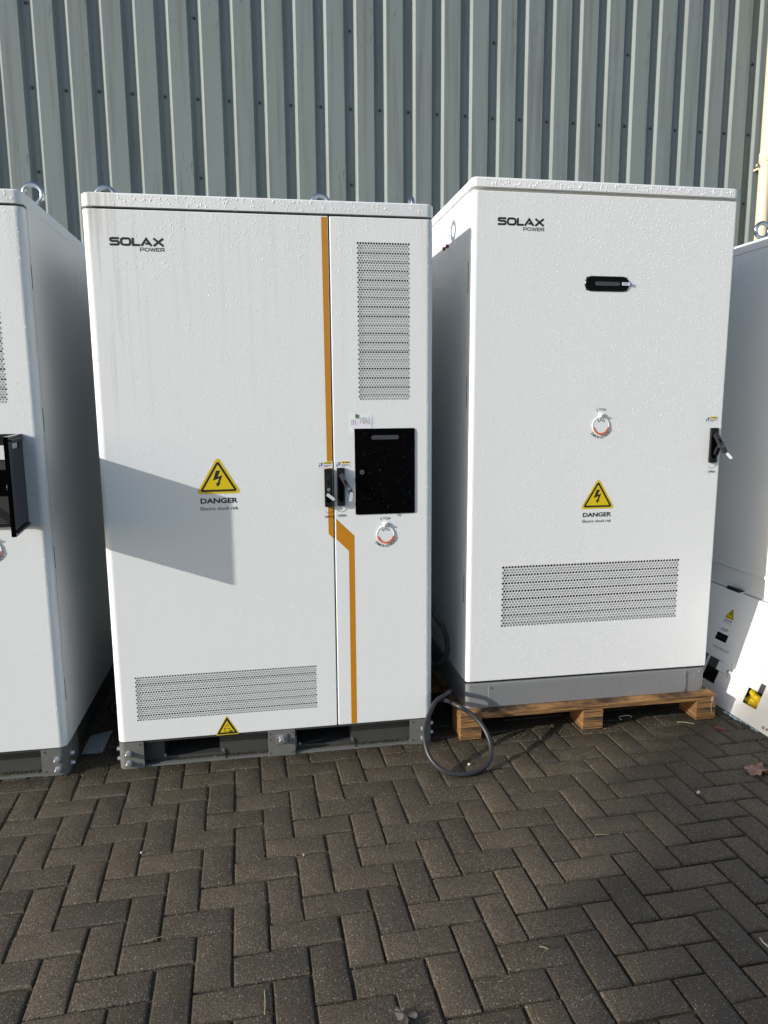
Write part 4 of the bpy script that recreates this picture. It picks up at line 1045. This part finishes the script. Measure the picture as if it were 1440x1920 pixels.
# ------------------------------------------------------------------ cables
def catmull(P, n=8, closed=False):
    P = [Vector(p) for p in P]; out = []
    for i in range(len(P)-1):
        a, b, c, d = P[max(i-1, 0)], P[i], P[i+1], P[min(i+2, len(P)-1)]
        for k in range(n):
            t = k/n; out.append(.5*((2*b)+(c-a)*t+(2*a-5*b+4*c-d)*t*t+(3*b-a-3*c+d)*t**3))
    out.append(P[-1]); return out
loop = [(1.44, .95, .012), (1.455, .55, .02), (1.463, .25, .10), (1.462, .08, .205), (1.44, .0, .240), (1.414, -.031, .2405), (1.362, -.058, .222), (1.318, -.107, .177), (1.292, -.153, .139), (1.286, -.208, .094), (1.301, -.253, .055), (1.343, -.294, .023),
        (1.402, -.312, .0125), (1.465, -.310, .012), (1.527, -.278, .019), (1.567, -.23, .049), (1.572, -.175, .095), (1.548, -.125, .141), (1.509, -.09, .176), (1.465, -.066, .199), (1.435, .02, .19), (1.425, .18, .12), (1.44, .5, .02), (1.45, 1.0, .012)]
mb = MB(); mb.tube(catmull(loop), .0105, 'cable', 10); tag(mb.build('cable_loop', None, True), 'black cable looping out onto the paving in front of the pallet', 'cable')
c2 = [(1.375, .55, .80), (1.385, .35, .70), (1.412, .2, .560), (1.459, .19, .481), (1.480, .19, .401), (1.476, .2, .335), (1.439, .25, .270), (1.405, .40, .20), (1.40, .7, .05), (1.42, 1.1, .015)]
mb = MB(); mb.tube(catmull(c2), .0130, 'cable', 10); tag(mb.build('cable', None, True), 'thick black cable bowing out of the dark gap beside the striped cabinet', 'cable')
c3 = [(-.12, 1.0, .012), (-.15, .62, .012), (-.09, .52, .02), (-.05, .48, .014), (.0, .7, .012)]
mb = MB(); mb.tube(catmull(c3), .008, 'cable', 8); tag(mb.build('hose', None, True), 'thin black hose lying in the gap behind the flat grey plate', 'hose')

# ------------------------------------------------------------------ small things on the paving
pl = MB(); pl.add([(-.193, .170, .004), (-.104, .167, .004), (-.099, .374, .010), (-.190, .336, .010), (-.193, .170, .006), (-.104, .167, .006), (-.099, .374, .012), (-.190, .336, .012)],
                  [(0, 3, 2, 1), (4, 5, 6, 7), (0, 1, 5, 4), (1, 2, 6, 5), (2, 3, 7, 6), (3, 0, 4, 7)], 'steel_plate')
for x, y in ((-.182, .178), (-.118, .176)): pl.cyl((x, y, .006), (x, y, .0068), .004, 'gasket_dark_fill', 8)
tag(pl.build('metal_plate'), 'flat grey metal plate lying in the gap between the two left cabinets', 'plate')

def leaf(name, x, y, size, rot, label, lobes=7, m='dead_leaf'):
    N = 56; mb = MB(); vs = [(0, 0, .010)]; r_ = random.Random(int(x*1000))
    for ringk in (.5, 1.0):
        for k in range(N):
            a = 2*pi*k/N; rad = size*(.62+.30*abs(sin(a*lobes/2))**.7+.09*sin(a*11+1)*ringk)*ringk
            vs.append((rad*cos(a), rad*.72*sin(a), .006+.010*sin(a*3+.5)*ringk+.006*sin(a*lobes)*ringk+r_.uniform(-.001, .001)))
    f = [(0, 1+k, 1+(k+1) % N) for k in range(N)]+[(1+k, 1+N+k, 1+N+(k+1) % N, 1+(k+1) % N) for k in range(N)]
    mb.add(vs, f, m); mb.tube([(size*.2, 0, .012), (size*.8, size*.5, .012), (size*1.15, size*.75, .016)], .0012, m, 5)
    o = mb.build(name, None, True, (x, y, .002)); o.rotation_euler = (0, 0, rot); return tag(o, label, 'leaf')
leaf('dead_leaf', 2.640, -.490, .062, .4, 'curled brown dead leaf on the paving near the right edge')
leaf('dead_leaf', .955, -1.437, .036, 2.1, 'dark shrivelled leaf cut by the bottom edge of the photo', 5, 'leaf_dark')
def bit(name, x, y, pts, r, m, label, cat, z=.003):
    mb = MB(); mb.tube(catmull([(a, b, c) for a, b, c in pts], 5), r, m, 6); o = mb.build(name, None, True, (x, y, z)); return tag(o, label, cat)
def crumb(name, x, y, r, m, label, cat, z=.002):
    mb = MB(); k = random.Random(int(x*999)); vs = []
    for j, zz_ in enumerate((0, .6, 1.2)):
        for i in range(7): a = i*2*pi/7; q = r*(1, 1.05, .6)[j]*k.uniform(.75, 1.2); vs.append((q*cos(a), q*sin(a), zz_*r))
    f = [(j*7+i, j*7+(i+1) % 7, (j+1)*7+(i+1) % 7, (j+1)*7+i) for j in range(2) for i in range(7)]+[tuple(range(14, 21))]
    mb.add(vs, f, m); return tag(mb.build(name, None, True, (x, y, z)), label, cat)
crumb('pebble', .181, -.605, .0045, 'bright_bit', 'small white pebble in a joint left of centre on the open paving', 'pebble', -.001)
crumb('pebble', .738, -.723, .0055, 'straw', 'pale tan pebble on the paving below the centre of the striped cabinet', 'pebble')
crumb('paper_scrap', 2.301, -.603, .007, 'bright_bit', 'crumpled white scrap on the paving left of the brown leaf', 'scrap')
crumb('paper_scrap', 1.472, -.225, .0065, 'bright_bit', 'small pale scrap lying inside the cable loop', 'scrap')
bit('string', 2.022, -1.376, [(-.004, .03, .002), (-.008, .008, .004), (.0, -.012, .003), (.016, -.010, .002)], .0022, 'bright_bit', 'bent white string at the right edge of the paving', 'string')
bit('red_scrap', 2.721, -.113, [(-.012, .010, .004), (.0, 0, .005), (.013, -.012, .003)], .0055, 'red', 'dull red scrap on the paving near the right pallet block', 'scrap')
bit('twig', 2.600, -.030, [(-.035, .012, .004), (0, 0, .006), (.035, -.022, .004)], .0028, 'straw', 'short pale twig just in front of the right pallet block', 'twig')
bit('plastic_clip', 2.350, .075, [(-.035, -.02, .003), (-.03, .012, .004), (.02, .018, .004), (.03, 0, .003)], .0024, 'bright_bit', 'bent white plastic clip in the shade under the pallet', 'clip')
bit('straw', 1.800, -.799, [(-.025, .006, .002), (0, 0, .004), (.022, -.004, .002)], .0014, 'straw', 'pale straw below the cabinet on the pallet', 'straw')
bit('straw', 1.388, -1.273, [(-.010, .007, .002), (0, 0, .004), (.010, -.008, .002)], .0018, 'straw', 'short thick straw near the bottom of the paving', 'straw')
bit('straw', .285, -1.043, [(-.030, -.005, .002), (0, 0, .004), (.03, .008, .002)], .0012, 'straw', 'thin straw lying across a joint on the left paving', 'straw')
bit('straw', .60, -1.32, [(0, -.04, -.002), (.002, 0, -.001), (0, .04, -.002)], .0016, 'straw', 'dry straw caught lengthways in a joint near the bottom edge', 'straw')

# ------------------------------------------------------------------ unseen tree added outside the frame, crown shaped to shade the near right paving
tc_ = Vector((3.05, -1.22, 0)); tpos = tc_-SUN*(5.1/(-SUN.z))
tree = empty('added_shade_tree', (tpos.x, tpos.y, 0), 'unseen tree added beyond the left edge so its crown shades the near paving', 'tree')
mb = MB(); mb.tube([(0, 0, -.02), (.03, .02, 1.6), (-.02, .05, 3.4), (.02, 0, 5.4)], [.14, .11, .09, .04], 'bark', 10); mb.build('trunk', tree, True)
mb = MB()
for k in range(9):
    a = k*2.4; z = 3.7+.2*k; mb.tube([(0, 0, z), (.45*cos(a), .45*sin(a), z+.25), (.95*cos(a), .95*sin(a), z+.45)], [.035, .025, .01], 'bark', 6)
mb.build('limb', tree, True)
mb = MB(); tr = random.Random(5); cl = []
for k in range(46):
    a, b = tr.uniform(0, 6.283), tr.uniform(-1, 1); q = tr.uniform(.35, 1)**.5; c_ = math.sqrt(1-b*b)
    cl.append((1.0*q*c_*cos(a), 1.05*q*c_*sin(a), 5.1+.16*q*b, tr.uniform(.20, .34)))
for (a, b, c_, r) in cl:
    for k in range(320):
        d = Vector((tr.gauss(0, 1), tr.gauss(0, 1), .5*tr.gauss(0, 1))).normalized()*r*tr.uniform(.3, 1)**.6; p = Vector((a, b, c_))+d
        u = Vector((tr.gauss(0, 1), tr.gauss(0, 1), tr.gauss(0, 1))).normalized(); w = u.orthogonal().normalized(); s = tr.uniform(.04, .075)
        mb.add([p-u*s, p+w*s*.5, p+u*s, p-w*s*.5], [(0, 1, 2, 3)], 'leaf_green')
mb.build('crown', tree, kind='stuff')
